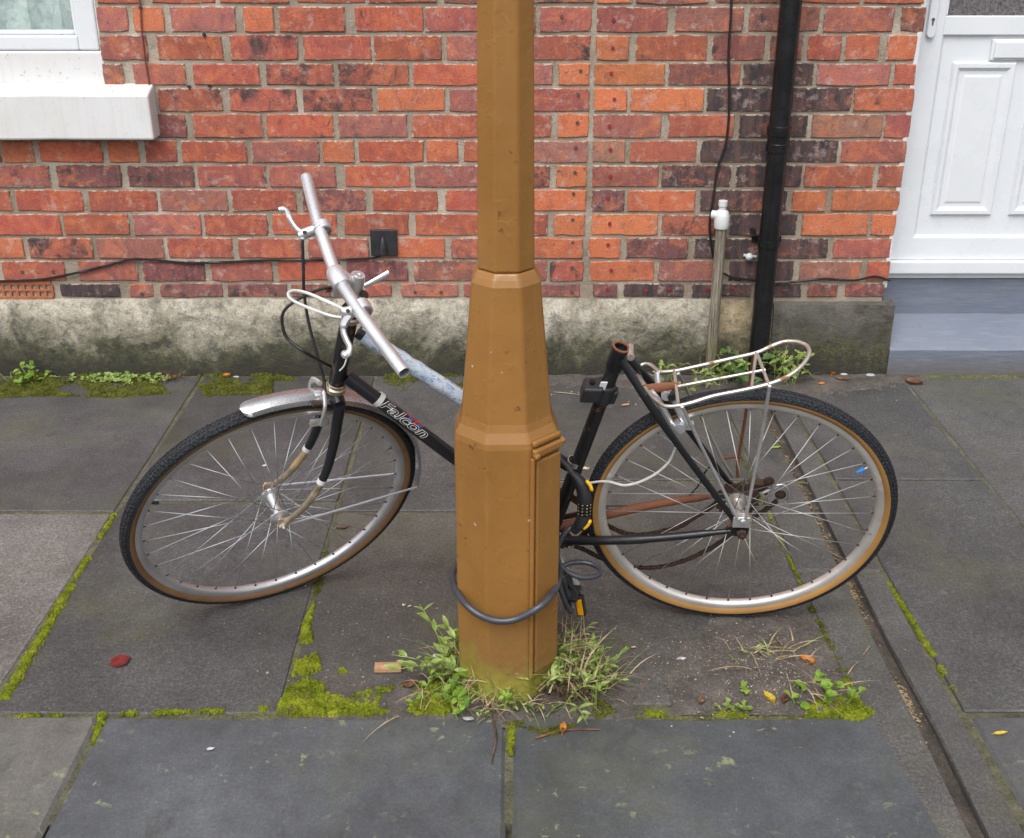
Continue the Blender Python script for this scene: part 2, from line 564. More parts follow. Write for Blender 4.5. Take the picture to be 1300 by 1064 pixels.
def mk_step():
    g = NG('blue_grey_step_paint', 0.45)
    x, y, z = g.sep()
    n0 = g.noise(5, 4, 0.6); n1 = g.noise(30, 5, 0.7); n2 = g.noise(120, 4, 0.7)
    st = g.noise(1.0, 4, 0.6, vec=g.scaled(g.pos(), (9, 60, 60)))
    c = g.ramp(n0, [(0.3, (0.135, 0.155, 0.205)), (0.7, (0.165, 0.185, 0.235))])
    c = g.mix(g.rng(st, 0.52, 0.7, 0, 0.3), c, (0.25, 0.26, 0.29))
    c = g.mix(g.rng(n1, 0.66, 0.72, 0, 0.7), c, (0.07, 0.075, 0.09))
    c = g.mix(g.rng(g.math('MULTIPLY_ADD', n1, -0.10, z), -0.045, 0.02, 0.85, 0), c, g.mix(n2, (0.05, 0.045, 0.035), (0.15, 0.135, 0.11)))
    c = g.mix(g.rng(g.math('MULTIPLY_ADD', n1, -0.03, z), 0.02, 0.075, 0.35, 0), c, (0.16, 0.15, 0.16))
    g.color(c); g.rough(g.rng(n1, 0.3, 0.7, 0.35, 0.6)); g.bump(g.math('ADD', n1, g.math('MULTIPLY', st, 1.5)), 0.4, 0.004)
    return g.m


MT['bluepaint'] = mk_step()
MT['blackpipe'] = mk_plain('black_pipe_paint', (0.007, 0.0075, 0.009), 0.25, 0.15, 0.3, 12)
MT['blackplastic'] = mk_plain('black_plastic', (0.02, 0.021, 0.024), 0.45, 0.2, 0.3, 30)
MT['cableblack'] = mk_plain('black_cable', (0.014, 0.014, 0.016), 0.4, 0.1, 0.2)
MT['lockcable'] = mk_plain('lock_cable_sheath', (0.045, 0.047, 0.058), 0.32, 0.1, 0.2)
MT['redwire'] = mk_plain('red_brown_wire', (0.20, 0.06, 0.045), 0.6)
MT['terracotta'] = mk_plain('terracotta', (0.36, 0.12, 0.055), 0.85, 0.4, 0.25, 40)
MT['dark'] = mk_plain('dark_void', (0.006, 0.006, 0.006), 0.9)
def mk_greypipe():
    g = NG('weathered_grey_pipe', 0.9)
    x, y, z = g.sep()
    st = g.noise(1.0, 5, 0.7, vec=g.scaled(g.pos(), (150, 150, 9))); n = g.noise(30, 5, 0.7)
    c = g.ramp(st, [(0.35, (0.06, 0.05, 0.035)), (0.5, (0.19, 0.165, 0.125)), (0.65, (0.34, 0.305, 0.24))])
    c = g.mix(g.rng(g.math('MULTIPLY_ADD', n, -0.2, z), -0.05, 0.10, 0.8, 0), c, (0.13, 0.13, 0.06))
    g.color(c); g.bump(st, 0.6, 0.004)
    return g.m


MT['greypipe'] = mk_greypipe()
MT['whiteplastic'] = mk_plain('white_plastic', (0.60, 0.62, 0.63), 0.45, 0.1, 0.1)
MT['blackpaint'] = mk_metal('black_frame_paint', (0.010, 0.011, 0.014), 0.32, 0.16, 0.0, scale=30)
MT['blackpaintr'] = mk_metal('black_frame_paint_rusting', (0.012, 0.012, 0.014), 0.36, 0.40, 0.0, ((0.05, 0.03, 0.02), (0.22, 0.12, 0.07)), scale=26)
MT['chrome'] = mk_metal('worn_chrome', (0.62, 0.63, 0.65), 0.28, 0.0, 0.9)
MT['chromerust'] = mk_metal('rust_spotted_chrome', (0.72, 0.69, 0.63), 0.32, 0.42, 0.9, ((0.16, 0.065, 0.025), (0.32, 0.17, 0.085)), scale=24)
MT['forktan'] = mk_metal('tarnished_fork_tip', (0.55, 0.47, 0.36), 0.34, 0.55, 1.0, ((0.30, 0.17, 0.07), (0.48, 0.32, 0.16)), scale=20, rr=0.5)
MT['alu'] = mk_metal('dull_aluminium', (0.80, 0.81, 0.84), 0.30, 0.0, 0.8)
MT['rim'] = mk_metal('dull_rim', (0.66, 0.66, 0.69), 0.34, 0.0, 0.85)
MT['rimr'] = mk_metal('rust_stained_rim', (0.74, 0.71, 0.68), 0.4, 0.30, 0.7, ((0.30, 0.17, 0.10), (0.50, 0.36, 0.26)), scale=12)
MT['spoke'] = mk_metal('spoke_steel', (0.56, 0.58, 0.63), 0.5, 0.0, 0.45)
MT['spoker'] = mk_metal('spotted_spoke_steel', (0.58, 0.57, 0.57), 0.5, 0.25, 0.45, ((0.25, 0.13, 0.07), (0.45, 0.30, 0.2)), scale=20)
MT['rust'] = mk_metal('heavy_rust', (0.045, 0.026, 0.018), 0.8, 0.5, 0.0, ((0.025, 0.013, 0.009), (0.10, 0.042, 0.02)), scale=60)
MT['ruststay'] = mk_metal('rusted_stay', (0.19, 0.07, 0.032), 0.75, 0.4, 0.0, ((0.09, 0.035, 0.018), (0.32, 0.15, 0.08)), scale=30)
MT['sleeve'] = None
MT['yellow'] = mk_plain('yellow_plastic', (0.75, 0.42, 0.01), 0.4, 0.1, 0.1)
MT['amber'] = mk_plain('amber_reflector', (0.80, 0.36, 0.01), 0.2, 0.3, 0.1, 60)
MT['bluecap'] = mk_plain('blue_cap', (0.03, 0.22, 0.65), 0.35, 0.05, 0.05)
MT['greycable'] = mk_plain('grey_cable_housing', (0.55, 0.55, 0.53), 0.4, 0.05, 0.1)
MT['whitedecal'] = mk_plain('white_decal', (0.78, 0.78, 0.76), 0.4, 0.02, 0.05)
MT['blackdecal'] = mk_plain('black_decal', (0.008, 0.008, 0.010), 0.35, 0.02, 0.05)
MT['reddecal'] = mk_plain('red_decal', (0.62, 0.025, 0.03), 0.4, 0.02, 0.05)
MT['bluedecal'] = mk_plain('blue_decal', (0.03, 0.09, 0.33), 0.4, 0.02, 0.05)
MT['leafg'] = mk_leaf('weed_leaf', (0.12, 0.19, 0.03), (0.24, 0.33, 0.07), (0.40, 0.48, 0.17))
MT['leafb'] = mk_leaf('fresh_leaf', (0.10, 0.20, 0.02), (0.20, 0.33, 0.03), (0.32, 0.42, 0.08))
MT['leafd'] = mk_leaf('dark_weed_leaf', (0.05, 0.10, 0.025), (0.10, 0.17, 0.05), (0.17, 0.24, 0.08))
MT['straw'] = mk_leaf('dry_straw', (0.26, 0.18, 0.09), (0.44, 0.34, 0.20), (0.60, 0.51, 0.35), 0.8)
MT['brownstem'] = mk_leaf('dead_stem', (0.06, 0.038, 0.024), (0.13, 0.08, 0.05), (0.22, 0.145, 0.09), 0.8)
MT['leafred'] = mk_leaf('red_leaf', (0.13, 0.012, 0.014), (0.19, 0.02, 0.02), (0.26, 0.035, 0.03), 0.6)
MT['leafor'] = mk_leaf('orange_leaf', (0.50, 0.16, 0.025), (0.62, 0.24, 0.04), (0.7, 0.34, 0.08), 0.6)
MT['leafye'] = mk_leaf('yellow_leaf', (0.50, 0.33, 0.02), (0.66, 0.48, 0.04), (0.75, 0.60, 0.12), 0.6)
MT['leafbr'] = mk_leaf('brown_leaf', (0.10, 0.04, 0.02), (0.18, 0.08, 0.045), (0.27, 0.14, 0.08), 0.8)
MT['wood'] = mk_plain('brown_wood_chip', (0.42, 0.24, 0.13), 0.75, 0.5, 0.35, 60)
MT['paper'] = mk_plain('white_litter', (0.42, 0.42, 0.42), 0.6, 0.2, 0.12)
MT['stonebits'] = None


def mk_gravel():
    g = NG('grit', 0.9)
    v = g.voro(160, 'F1', 'Color')
    c = g.ramp(g.sep(v)[0], [(0.0, (0.08, 0.07, 0.06)), (0.3, (0.20, 0.15, 0.10)), (0.55, (0.32, 0.24, 0.15)), (0.8, (0.45, 0.37, 0.26)), (1.0, (0.52, 0.49, 0.44))])
    g.color(c)
    return g.m


MT['grit'] = mk_gravel()


def mk_tyre():
    g = NG('tyre_rubber', 0.55)
    n0 = g.noise(25, 4, 0.6); n1 = g.noise(330, 3, 0.7); v = g.voro(190)
    c = g.ramp(n0, [(0.3, (0.007, 0.008, 0.011)), (0.7, (0.016, 0.018, 0.024))])
    c = g.mix(g.rng(v, 0.3, 0.6, 0, 0.5), c, (0.024, 0.026, 0.034))
    g.color(c)
    g.bump(g.math('ADD', v, n1), 0.9, 0.003)
    return g.m


MT['tyre'] = mk_tyre()
MT['gum'] = mk_metal('gum_sidewall', (0.36, 0.185, 0.05), 0.7, 0.22, 0.0, ((0.10, 0.06, 0.03), (0.2, 0.11, 0.05)), scale=18)
MT['gumdark'] = mk_metal('dirty_gum_sidewall', (0.20, 0.105, 0.045), 0.7, 0.35, 0.0, ((0.07, 0.05, 0.035), (0.14, 0.085, 0.05)), scale=18)


def mk_sleeve():
    g = NG('printed_plastic', 0.25)
    n0 = g.noise(75, 5, 0.75, dist=1.0); n2 = g.noise(12, 2, 0.5); n3 = g.noise(30, 4, 0.7)
    c = g.ramp(n2, [(0.35, (0.34, 0.42, 0.52)), (0.65, (0.55, 0.61, 0.68))])
    c = g.mix(g.rng(n0, 0.50, 0.58, 0, 0.7), c, (0.10, 0.20, 0.42))
    c = g.mix(g.rng(n3, 0.62, 0.70, 0, 0.8), c, (0.70, 0.72, 0.74))
    g.color(c); g.bump(n3, 0.8, 0.005)
    return g.m


MT['sleeve'] = mk_sleeve()


def mk_glass():
    """clear pane: mostly see-through, with the sky mirrored by Fresnel"""
    m = bpy.data.materials.new('window_glass'); m.use_nodes = True
    nt = m.node_tree
    nt.nodes.remove(nt.nodes['Principled BSDF'])
    t = nt.nodes.new('ShaderNodeBsdfTransparent'); t.inputs[0].default_value = (0.95, 0.975, 0.97, 1)
    gl = nt.nodes.new('ShaderNodeBsdfGlossy'); gl.inputs['Roughness'].default_value = 0.02
    lw = nt.nodes.new('ShaderNodeLayerWeight')
    p4 = nt.nodes.new('ShaderNodeMath'); p4.operation = 'POWER'; p4.inputs[1].default_value = 4.0
    nt.links.new(lw.outputs['Facing'], p4.inputs[0])
    f = nt.nodes.new('ShaderNodeMath'); f.operation = 'MULTIPLY_ADD'; f.inputs[1].default_value = 0.8; f.inputs[2].default_value = 0.04
    nt.links.new(p4.outputs[0], f.inputs[0])
    mx = nt.nodes.new('ShaderNodeMixShader')
    nt.links.new(f.outputs[0], mx.inputs[0]); nt.links.new(t.outputs[0], mx.inputs[1]); nt.links.new(gl.outputs[0], mx.inputs[2])
    nt.links.new(mx.outputs[0], nt.nodes['Material Output'].inputs[0])
    return m


MT['glass'] = mk_glass()


def mk_frosted():
    g = NG('obscure_glass', 0.15, 0.0, (0.10, 0.095, 0.10))
    v = g.noise(90, 3, 0.6, dist=1.0)
    c = g.ramp(v, [(0.35, (0.07, 0.065, 0.075)), (0.65, (0.20, 0.18, 0.18))])
    g.color(c); g.bump(v, 0.6, 0.004)
    return g.m


MT['frosted'] = mk_frosted()


def mk_curtain():
    g = NG('net_curtain', 0.9)
    n = g.noise(13, 6, 0.65, dist=1.2); n2 = g.noise(50, 4, 0.7)
    c = g.ramp(n, [(0.35, (0.42, 0.49, 0.48)), (0.6, (0.72, 0.76, 0.74)), (0.75, (0.82, 0.84, 0.83))])
    c = g.mix(g.rng(n2, 0.55, 0.65, 0, 0.4), c, (0.28, 0.38, 0.40))
    g.color(c)
    return g.m


MT['curtain'] = mk_curtain()

# ================================================================== HOUSE FRONT
YW = 3.77          # brick faces
YM = YW + 0.006    # mortar face
YP = 3.745         # plinth face
house = empty('brick_house', (0.0, YW + 0.1, 0.0), 'red brick terraced house front with white window and white door', 'house')


def zy(y, Y): return onY(650, y, Y).z


XWR = onY(126, 50, YW).x            # right edge of the window opening
XWL = XWR - 1.25
ZW0 = zy(103, YW)
XDL = onY(1156, 120, YW).x          # left edge of the door opening
XDR = XDL + 0.98
ZPL = zy(381, YW)                   # top of plinth
ZTOP = 3.4

wall = MB()
for (a, b, z0, z1) in ((-6, XWL, 0, ZTOP), (XWL, XWR, 0, ZW0 - 0.01), (XWL, XWR, ZW0 + 1.35, ZTOP), (XWR, XDL, 0, ZTOP),
                       (XDL, XDR, 2.3, ZTOP), (XDR, 6, 0, ZTOP)):
    wall.bx(a, b, YM, YM + 0.22, z0, z1)
wallo = wall.build('wall', MT['mortar'], house)

# colours of the bricks (base colours), alpha = how burnt
BC = {
    'r': ((0.36, 0.085, 0.050), 0.0), 'R': ((0.40, 0.095, 0.048), 0.1), 'p': ((0.31, 0.088, 0.066), 0.05), 'P': ((0.34, 0.12, 0.092), 0.0),
    'o': ((0.50, 0.135, 0.055), 0.0), 'O': ((0.57, 0.165, 0.062), 0.08), 'm': ((0.36, 0.090, 0.055), 0.42), 'd': ((0.085, 0.045, 0.042), 0.62),
    'D': ((0.032, 0.025, 0.026), 0.85), 'b': ((0.20, 0.075, 0.055), 0.22), 'v': ((0.17, 0.060, 0.058), 0.30), 'n': ((0.30, 0.14, 0.09), 0.1),
}
ROWS = [
    (-30, 6.5, '121-176 r,190-272 r,277-366 R,375-463 r,466-555 r,563-650 b,655-755 m,758-803 O,808-901 b,909-1012 b,1018-1094 R,1098-1176 r'),
    (6.5, 43, '123-162 P,169-208 o,216-299.5 P,308-348 o,353-438 R,450-537 R,540-628 p,633-680 r,685-751 p,758-848 p,857-944 P,951-1041 b,1046-1135 p,1144-1175 b'),
    (43, 79, '126-186.5 p,199-283 R,292-379 m,384-472 r,475-561 R,566.5-650 P,655-750 m,756-799.6 O,807-898.6 R,905-971 b,977-1019.5 b,1026-1068 r,1073-1117 R,1126-1164 o'),
    (79, 110.5, '131-156 b,169-236 p,244-330 r,337-424 m,429-519.5 m,524.6-612 R,617-702 P,708-749 O,754-845 O,849-940 b,943-1033 D,1037-1130 P,1135-1163 r'),
    (110.5, 143.5, '200.5-282 m,290.6-377 m,384-472.6 m,479-565 o,570-655 P,660-749 p,754-797 O,801-893.5 O,897-986 D,991-1081.7 d,1084-1160 R'),
    (143.5, 177, '198-236 v,245-333 r,338-424 R,429-517 P,522-608 R,613-700 r,708-747.6 O,752.6-840 p,848-931.6 r,939-1026 D,1031-1120 n,1123.5-1157 p'),
    (177, 208.5, '-40-0 r,2.5-43 o,48-129.5 R,137-176 o,183-224.6 r,230-313.5 R,319-405 P,409-450 o,455-538.6 R,541-582 o,588-655 R,660-746 P,752-794.5 n,799.6-884.6 r,890-975 D,980-1064 D,1067.7-1151 p'),
    (208.5, 240, '-25-63.5 P,71-153.5 v,162-246 v,251-338 p,342-427 p,437-521 R,526-612 P,617-698 m,705.7-745 O,752-836 p,840-929 d,935-1018 D,1022-1109.6 R,1114.7-1147 r'),
    (240, 270.5, '-72-14 R,20-105 R,111.7-199 r,203-289 P,294-376 r,384-465 v,472.6-556 R,565-650 r,655-745 O,751-793 v,797-883 O,888.5-973 d,978-1000 D,1005.5-1048.7 o,1056-1142 o'),
    (270.5, 301, '-10-77 r,80-164 R,169-255 P,259-339 r,345.7-428 R,436-519.5 R,527-612 R,617-695.5 r,703-742.5 O,751-836 O,840-922 m,926-1012 D,1018-1103 o,1106-1137 o'),
    (301, 330, '-50-30.5 o,35.5-117 m,123-208 P,213-295.7 r,302.5-382.5 r,391-469 p,474-565 o,573-655 p,660-740 o,747.6-788 o,794.5-873 v,881-966 D,971-1051 d,1057.6-1132 p'),
    (330, 359, '2.5-82.5 r,99-175 p,181-260 v,266.5-345.7 p,353-432 R,439.6-518 v,526-608 b,613-694 p,698-741 m,749-830 o,836-918 P,926-1008 D,1014-1094 n,1100-1130 r'),
    (359, 379, '76-152 D,164-194 p,203-282 v,288-365 v,370-456 b,462-498 p,510-582 P,588-650 p,655-737 v,752.6-784 v,792-868 D,878-954 D,959-1018 D,1024-1064 b,1073-1124 v'),
]


def brick_mesh(mb, x0, x1, z0, z1, yf, depth=0.02, jit=0.0017):
    """outline of ten jittered points, a worn arris and a slightly domed face"""
    cz, cx = (z0 + z1) / 2, (x0 + x1) / 2
    L = x1 - x0
    ol = [(x0, z0), (x0 + L * random.uniform(.25, .4), z0), (x0 + L * random.uniform(.6, .75), z0), (x1, z0), (x1, cz + random.uniform(-.01, .01)),
          (x1, z1), (x0 + L * random.uniform(.6, .75), z1), (x0 + L * random.uniform(.25, .4), z1), (x0, z1), (x0, cz + random.uniform(-.01, .01))]
    o2 = []
    for i, (x, z) in enumerate(ol):
        j = jit * (0.9 if i in (0, 3, 5, 8) else 1.0)
        ins = abs(random.gauss(0, j)) if i in (0, 3, 5, 8) else random.gauss(0, j)
        dx, dz = cx - x, cz - z
        sx = (1 if dx > 0 else -1) if abs(abs(dx) - L / 2) < 1e-6 else 0
        sz = (1 if dz > 0 else -1) if i not in (4, 9) else 0
        o2.append((x + sx * ins, z + sz * ins))
    t1, t2 = random.uniform(-.0012, .0012), random.uniform(-.0012, .0012)
    n = len(o2)
    vs = [(x, yf + depth, z) for x, z in o2]
    vs += [(x, yf + 0.0035, z) for x, z in o2]
    k = 0.003
    for x, z in o2:
        xx = x + (k if x < cx else -k); zz = z + (k if z < cz else -k)
        vs.append((xx, yf + t1 * (x - cx) / L * 2 + t2 * (z - cz) / 0.035, zz))
    vs.append((cx, yf - 0.0006, cz))
    fs = []
    for r in (0, 1):
        for i in range(n):
            i2 = (i + 1) % n
            fs.append((r * n + i, r * n + i2, (r + 1) * n + i2, (r + 1) * n + i))
    for i in range(n): fs.append((2 * n + i, 2 * n + (i + 1) % n, 3 * n))
    mb.add(vs, fs)


BC = {k_: ((v_[0][0] * 1.02, v_[0][1] * 1.04 + 0.002, v_[0][2] * 1.12 + 0.003), v_[1]) for k_, v_ in BC.items()}
RZ = []
for (ya, yb, txt) in ROWS:
    z1 = zy(ya, YW) - 0.0045
    z0 = zy(yb, YW) + 0.0045
    if ya == -30: z1 = z0 + 0.074
    RZ.append((z0, z1))
    for it in txt.split(','):
        rg, code = it.strip().split(' ')
        neg = rg.startswith('-')
        a, b = (rg[1:] if neg else rg).split('-', 1) if not neg else rg[1:].split('-', 1)
        a = -float(a) if neg else float(a); b = float(b)
        ym = (ya + yb) / 2
        xa, xb = onY(a, ym, YW).x, onY(b, ym, YW).x
        mb = MB()
        brick_mesh(mb, xa, xb, z0, z1, YW + random.uniform(-0.0012, 0.0022))
        o = mb.build('brick', MT['brick'], wallo)
        (cr, cg, cb), al = BC[code]
        o.pass_index = int((xb - xa) * 1000)
        k = random.uniform(0.82, 1.14); q = random.uniform(-0.06, 0.06)
        o.color = (cr * k * (1 + q), cg * k * (1 - q), cb * k, min(1, max(0, al + random.uniform(-.05, .05))))

# bricks beyond the picture's edges, one joined mesh per colour family
far = {c: MB() for c in 'rRpomv'}
pitch = 0.0845


def far_row(z0, z1, xa, xb, ph):
    x = xa - random.uniform(0, 0.2)
    i = ph
    while x < xb:
        L = 0.215 if (i % 5) else 0.105
        a, b = max(x, xa), min(x + L, xb)
        if b - a > 0.03:
            brick_mesh(far[random.choice('rrRRpomv')], a, b, z0, z1, YW + random.uniform(-0.001, 0.002))
        x += L + 0.013; i += 1


xl_edge = [onY(a, (ya + yb) / 2, YW).x for ya, yb, a in ((177, 208.5, -45), (208.5, 240, -30), (240, 270.5, -77), (270.5, 301, -15), (301, 330, -55), (330, 359, -4), (359, 379, -4))]
for i in range(6): far_row(*RZ[i], -6, XWL - 0.01, i)
for i, xe in zip(range(6, 13), xl_edge): far_row(*RZ[i], -6, xe, i)
for i in range(13): far_row(*RZ[i], XDR + 0.01, 6, i)
z = RZ[0][1] + 0.011
k = 0
while z < ZTOP - 0.08:
    for (a, b) in ((-6, XWL - .01), (XWL, XWR), (XWR + .01, XDL - .01), (XDL, XDR), (XDR + .01, 6)):
        if a == XWL and z < ZW0 + 1.36: continue
        if a == XDL and z < 2.31: continue
        far_row(z, z + 0.073, a, b, k)
    z += pitch; k += 1
for c, mb in far.items():
    if mb.v:
        o = mb.build('brick', MT['brick'], wallo)
        o.color = (*BC[c][0], BC[c][1]); o['kind'] = 'stuff'; o.pass_index = 99999

# damp-course injection plugs: small round plugs let into the bricks
plug = MB(); plug2 = MB()
for (x, y) in [(779, 25), (778, 61), (776, 93), (780, 126), (774, 160), (775, 190), (775, 224), (772, 252), (774, 284), (772, 311), (776, 343), (771, 367), (820, 369), (850, 367), (899, 367), (930, 366), (995, 369)]:
    plug.disc(onY(x, y, YW - 0.001), (0, -1, 0), 0.0062, 0.006, 9)
for (x, y) in [(737, 90), (734, 120), (733, 156), (731, 187), (730, 219), (728, 246), (727, 279), (727, 308), (726, 340), (726, 371), (713, 21), (28, 345), (67, 345), (133, 373), (180, 373), (232, 373), (309, 373), (349, 373), (527, 371), (560, 371)]:
    plug2.disc(onY(x, y, YW - 0.001), (0, -1, 0), 0.0058, 0.006, 9)
MT['plugred'] = mk_plain('red_plug', (0.26, 0.02, 0.03), 0.5)
MT['pluggrey'] = mk_plain('grey_plug', (0.085, 0.06, 0.06), 0.7)
o = plug.build('injection_plug', MT['plugred'], wallo); o['kind'] = 'stuff'
o = plug2.build('injection_plug', MT['pluggrey'], wallo); o['kind'] = 'stuff'

# small black masonry nails
nails = MB()
for (x, y) in [(178, 10), (259, 44), (240, 110), (266, 109)]:
    nails.disc(onY(x, y, YW - 0.001), (0, -1, 0), 0.0055, 0.008, 8)
nails.build('masonry_nail', MT['blackplastic'], wallo)


# ---- plinth: rough rendered course under the bricks, with a mortar fillet on top
def plinth(x0, x1, ztop, tint, fil, seed):
    nx = max(4, int((x1 - x0) / 0.03)); nz = 9
    mb = MB(); vs = []
    zs = [-0.06 + (ztop + 0.06) * j / nz for j in range(nz + 1)]
    for i in range(nx + 1):
        x = x0 + (x1 - x0) * i / nx
        for j, zz in enumerate(zs):
            d = mnoise.noise(V((x * 6 + seed, zz * 9, 3.1))) * 0.006 + mnoise.noise(V((x * 23 + seed, zz * 30, 9.1))) * 0.0035
            top = 0.0
            if j == nz:
                top = 0.004
            zj = zz + (mnoise.noise(V((x * 9, seed, 5))) * 0.004 if j == nz else 0)
            vs.append((x, YP + d + top, zj))
        e = mnoise.noise(V((x * 12, seed, 7))) * 0.004
        vs.append((x, YW - 0.001, ztop + fil + e))
        vs.append((x, YW + 0.03, ztop + fil + e))
    k = nz + 3
    fs = [(i * k + j, (i + 1) * k + j, (i + 1) * k + j + 1, i * k + j + 1) for i in range(nx) for j in range(k - 1)]
    fs.append(tuple(range(k)))
    fs.append(tuple(range(nx * k + k - 1, nx * k - 1, -1)))
    mb.add(vs, fs)
    o = mb.build('plinth', MT['plinth'], house, smooth=60)
    o.color = (*tint, 1)
    return o


ZF = zy(396, YP)
XPJ = onY(905, 430, YP).x
XPK = onY(978, 430, YP).x
plinth(-6, XPJ, ZF, (1, 1, 1), ZPL - ZF + 0.004, 1.0)
plinth(XPJ + 0.004, XPK, ZF - 0.004, (0.75, 0.66, 0.5), ZPL - ZF + 0.004, 4.0)
plinth(XPK + 0.003, onY(1131, 430, YP).x, zy(388, YP), (0.26, 0.26, 0.28), 0.005, 8.0)
plinth(XDR + 0.02, 6, ZF, (0.8, 0.8, 0.8), ZPL - ZF + 0.004, 12.0)

# ---- air brick
ab = MB()
xa, xb = onY(-14, 369, YW).x, onY(66, 369, YW).x
za, zb = zy(380, YW), zy(357, YW)
cols = 9; cw = (xb - xa) / cols
bw = cw * 0.40
hz = (zb - za)
ab.bx(xa, xb, YW - 0.002, YW + 0.03, zb - hz * 0.20, zb)
ab.bx(xa, xb, YW - 0.002, YW + 0.03, za, za + hz * 0.17)
ab.bx(xa, xb, YW - 0.0015, YW + 0.03, za + hz * 0.44, za + hz * 0.55)
for i in range(cols + 1):
    x = xa + cw * i
    ab.bx(x - bw / 2, x + bw / 2, YW - 0.0008, YW + 0.03, za + hz * .16, zb - hz * .19)
abo = ab.build('air_brick', MT['terracotta'], wallo, bevel=0.0012)
MB().bx(xa, xb, YW + 0.028, YW + 0.034, za, zb).build('air_brick_void', MT['dark'], wallo)

# ---- window
YFR = YW + 0.012
zf_g, zf_b = zy(45, YFR), zy(64, YFR)
xr = onY(119, 10, YFR).x
wf = MB()
wt = 0.066
ztw = ZW0 + 1.33
wf.bx(xr - wt, xr, YFR, YFR + 0.06, zf_b, ztw)
wf.bx(XWL + 0.01, XWL + 0.01 + wt, YFR, YFR + 0.06, zf_b, ztw)
wf.bx(XWL + 0.01 + wt, xr - wt, YFR + 0.001, YFR + 0.06, zf_b, zf_g)
wf.bx(XWL + 0.01 + wt, xr - wt, YFR + 0.001, YFR + 0.06, ztw - wt, ztw)
wino = wf.build('window', MT['upvc'], house, bevel=0.006)
# inner bead
bd = MB()
bd.bx(xr - wt - 0.014, xr - wt - 0.001, YFR + 0.014, YFR + 0.05, zf_g, ztw - wt)
bd.bx(XWL + .01 + wt, xr - wt - 0.014, YFR + 0.014, YFR + 0.05, zf_g + 0.0005, zf_g + 0.014)
bd.build('glazing_bead', MT['upvc'], wino, bevel=0.004)
MB().bx(XWL + 0.02, xr - 0.02, YFR + 0.03, YFR + 0.036, zf_g - 0.02, ztw - 0.03).build('pane', MT['glass'], wino)
# stone reveal strip right of the frame
MB().bx(xr + 0.001, XWR + 0.004, YFR + 0.004, YFR + 0.09, ZW0, ztw + 0.02).build('reveal', MT['whitepaint'], wino)
# sub-sill block and sloping masonry sill
sb = MB()
sb.bx(XWL - 0.01, XWR + 0.004, YW + 0.004, YW + 0.12, ZW0 - 0.012, zf_b - 0.002)
sb.build('sub_sill', MT['whitepaint'], wino, bevel=0.006)
xs = onY(188, 122, 3.70).x
zt_f, zb_f = zy(120, 3.70), zy(178, 3.70)
zt_b = zy(107, YW)
si = MB()
prof = [(3.70, zb_f), (3.70, zt_f), (YW + 0.02, zt_b + 0.006), (YW + 0.02, zb_f)]
n = 14
vs = []
for i in range(n + 1):
    x = XWL - 0.15 + (xs - XWL + 0.15) * i / n
    for (yy, zz) in prof:
        vs.append((x + (0.004 * mnoise.noise(V((zz * 30, yy, 0))) if i == n else 0), yy + mnoise.noise(V((x * 8, zz * 20, 0))) * .002, zz + mnoise.noise(V((x * 7, yy * 3, 3))) * .003))
fs = [(i * 4 + j, (i + 1) * 4 + j, (i + 1) * 4 + (j + 1) % 4, i * 4 + (j + 1) % 4) for i in range(n) for j in range(4)]
fs += [(0, 1, 2, 3), tuple(n * 4 + k for k in (3, 2, 1, 0))]
si.add(vs, fs)
si.build('sill', MT['whitepaint'], wino, bevel=0.007)
# net curtain and dark room behind the pane
cu = MB(); vs = []
nx = 60
for i in range(nx + 1):
    x = XWL + (xr - XWL) * i / nx
    yy = YFR + 0.11 + 0.012 * math.sin(i * 1.15) + 0.008 * math.sin(i * 2.7 + 1)
    vs += [(x, yy, zf_g - 0.05), (x, yy + 0.004, ztw)]
cu.add(vs, [(2 * i, 2 * i + 2, 2 * i + 3, 2 * i + 1) for i in range(nx)])
tag(cu.build('net_curtain', MT['curtain'], None, smooth=60), 'pale grey-green net curtain behind the window pane', 'curtain')
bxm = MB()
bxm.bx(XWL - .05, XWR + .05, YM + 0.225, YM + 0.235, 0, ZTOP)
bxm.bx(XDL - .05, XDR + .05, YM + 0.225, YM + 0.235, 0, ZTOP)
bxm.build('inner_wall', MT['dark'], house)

# ---- door
YD = 3.895
xd0, xd1 = XDL - 0.03, XDL + 0.95
ZDB = zy(352, YD)
door = MB().bx(xd0, xd1, YD, YD + 0.045, ZDB, 2.28).build('door', MT['upvc'], house)


def dz(y): return zy(y, YD - 0.012)


def dx(x, y): return onY(x, y, YD - 0.012).x


xst = dx(1196, 46)                                   # inner edge of the left frame member
fr = MB()
yf0 = YD - 0.016
# left jamb and bottom rail with a mitred bevel
zb0, zb1 = dz(329), dz(302)
fr.add([(xd0, yf0, zb0), (xst, yf0 + .002, zb1), (xst, yf0 + .002, 2.2), (xd0, yf0, 2.2), (xst + .012, YD - .001, zb1 + .01), (xst + .012, YD - .001, 2.2)], [(0, 1, 2, 3), (1, 4, 5, 2)])
fr.add([(xd0, yf0, zb0), (xd1, yf0, zb0), (xd1, yf0 + .002, zb1), (xst, yf0 + .002, zb1), (xst + .012, YD - .001, zb1 + .01), (xd1, YD - .001, zb1 + .01)], [(0, 1, 2, 3), (3, 2, 5, 4)])
fr.build('door_frame', MT['upvc'], door)
MB().bx(xd0, xd1, YD - 0.035, YD - 0.001, dz(346), zb0 - .0015).build('door_sill', MT['upvc'], door, bevel=0.006)
MB().bx(xd0, xd1, YD - 0.012, YD - 0.0015, ZDB, dz(346) - 0.001).build('weather_bar', MT['upvc'], door, bevel=0.002)
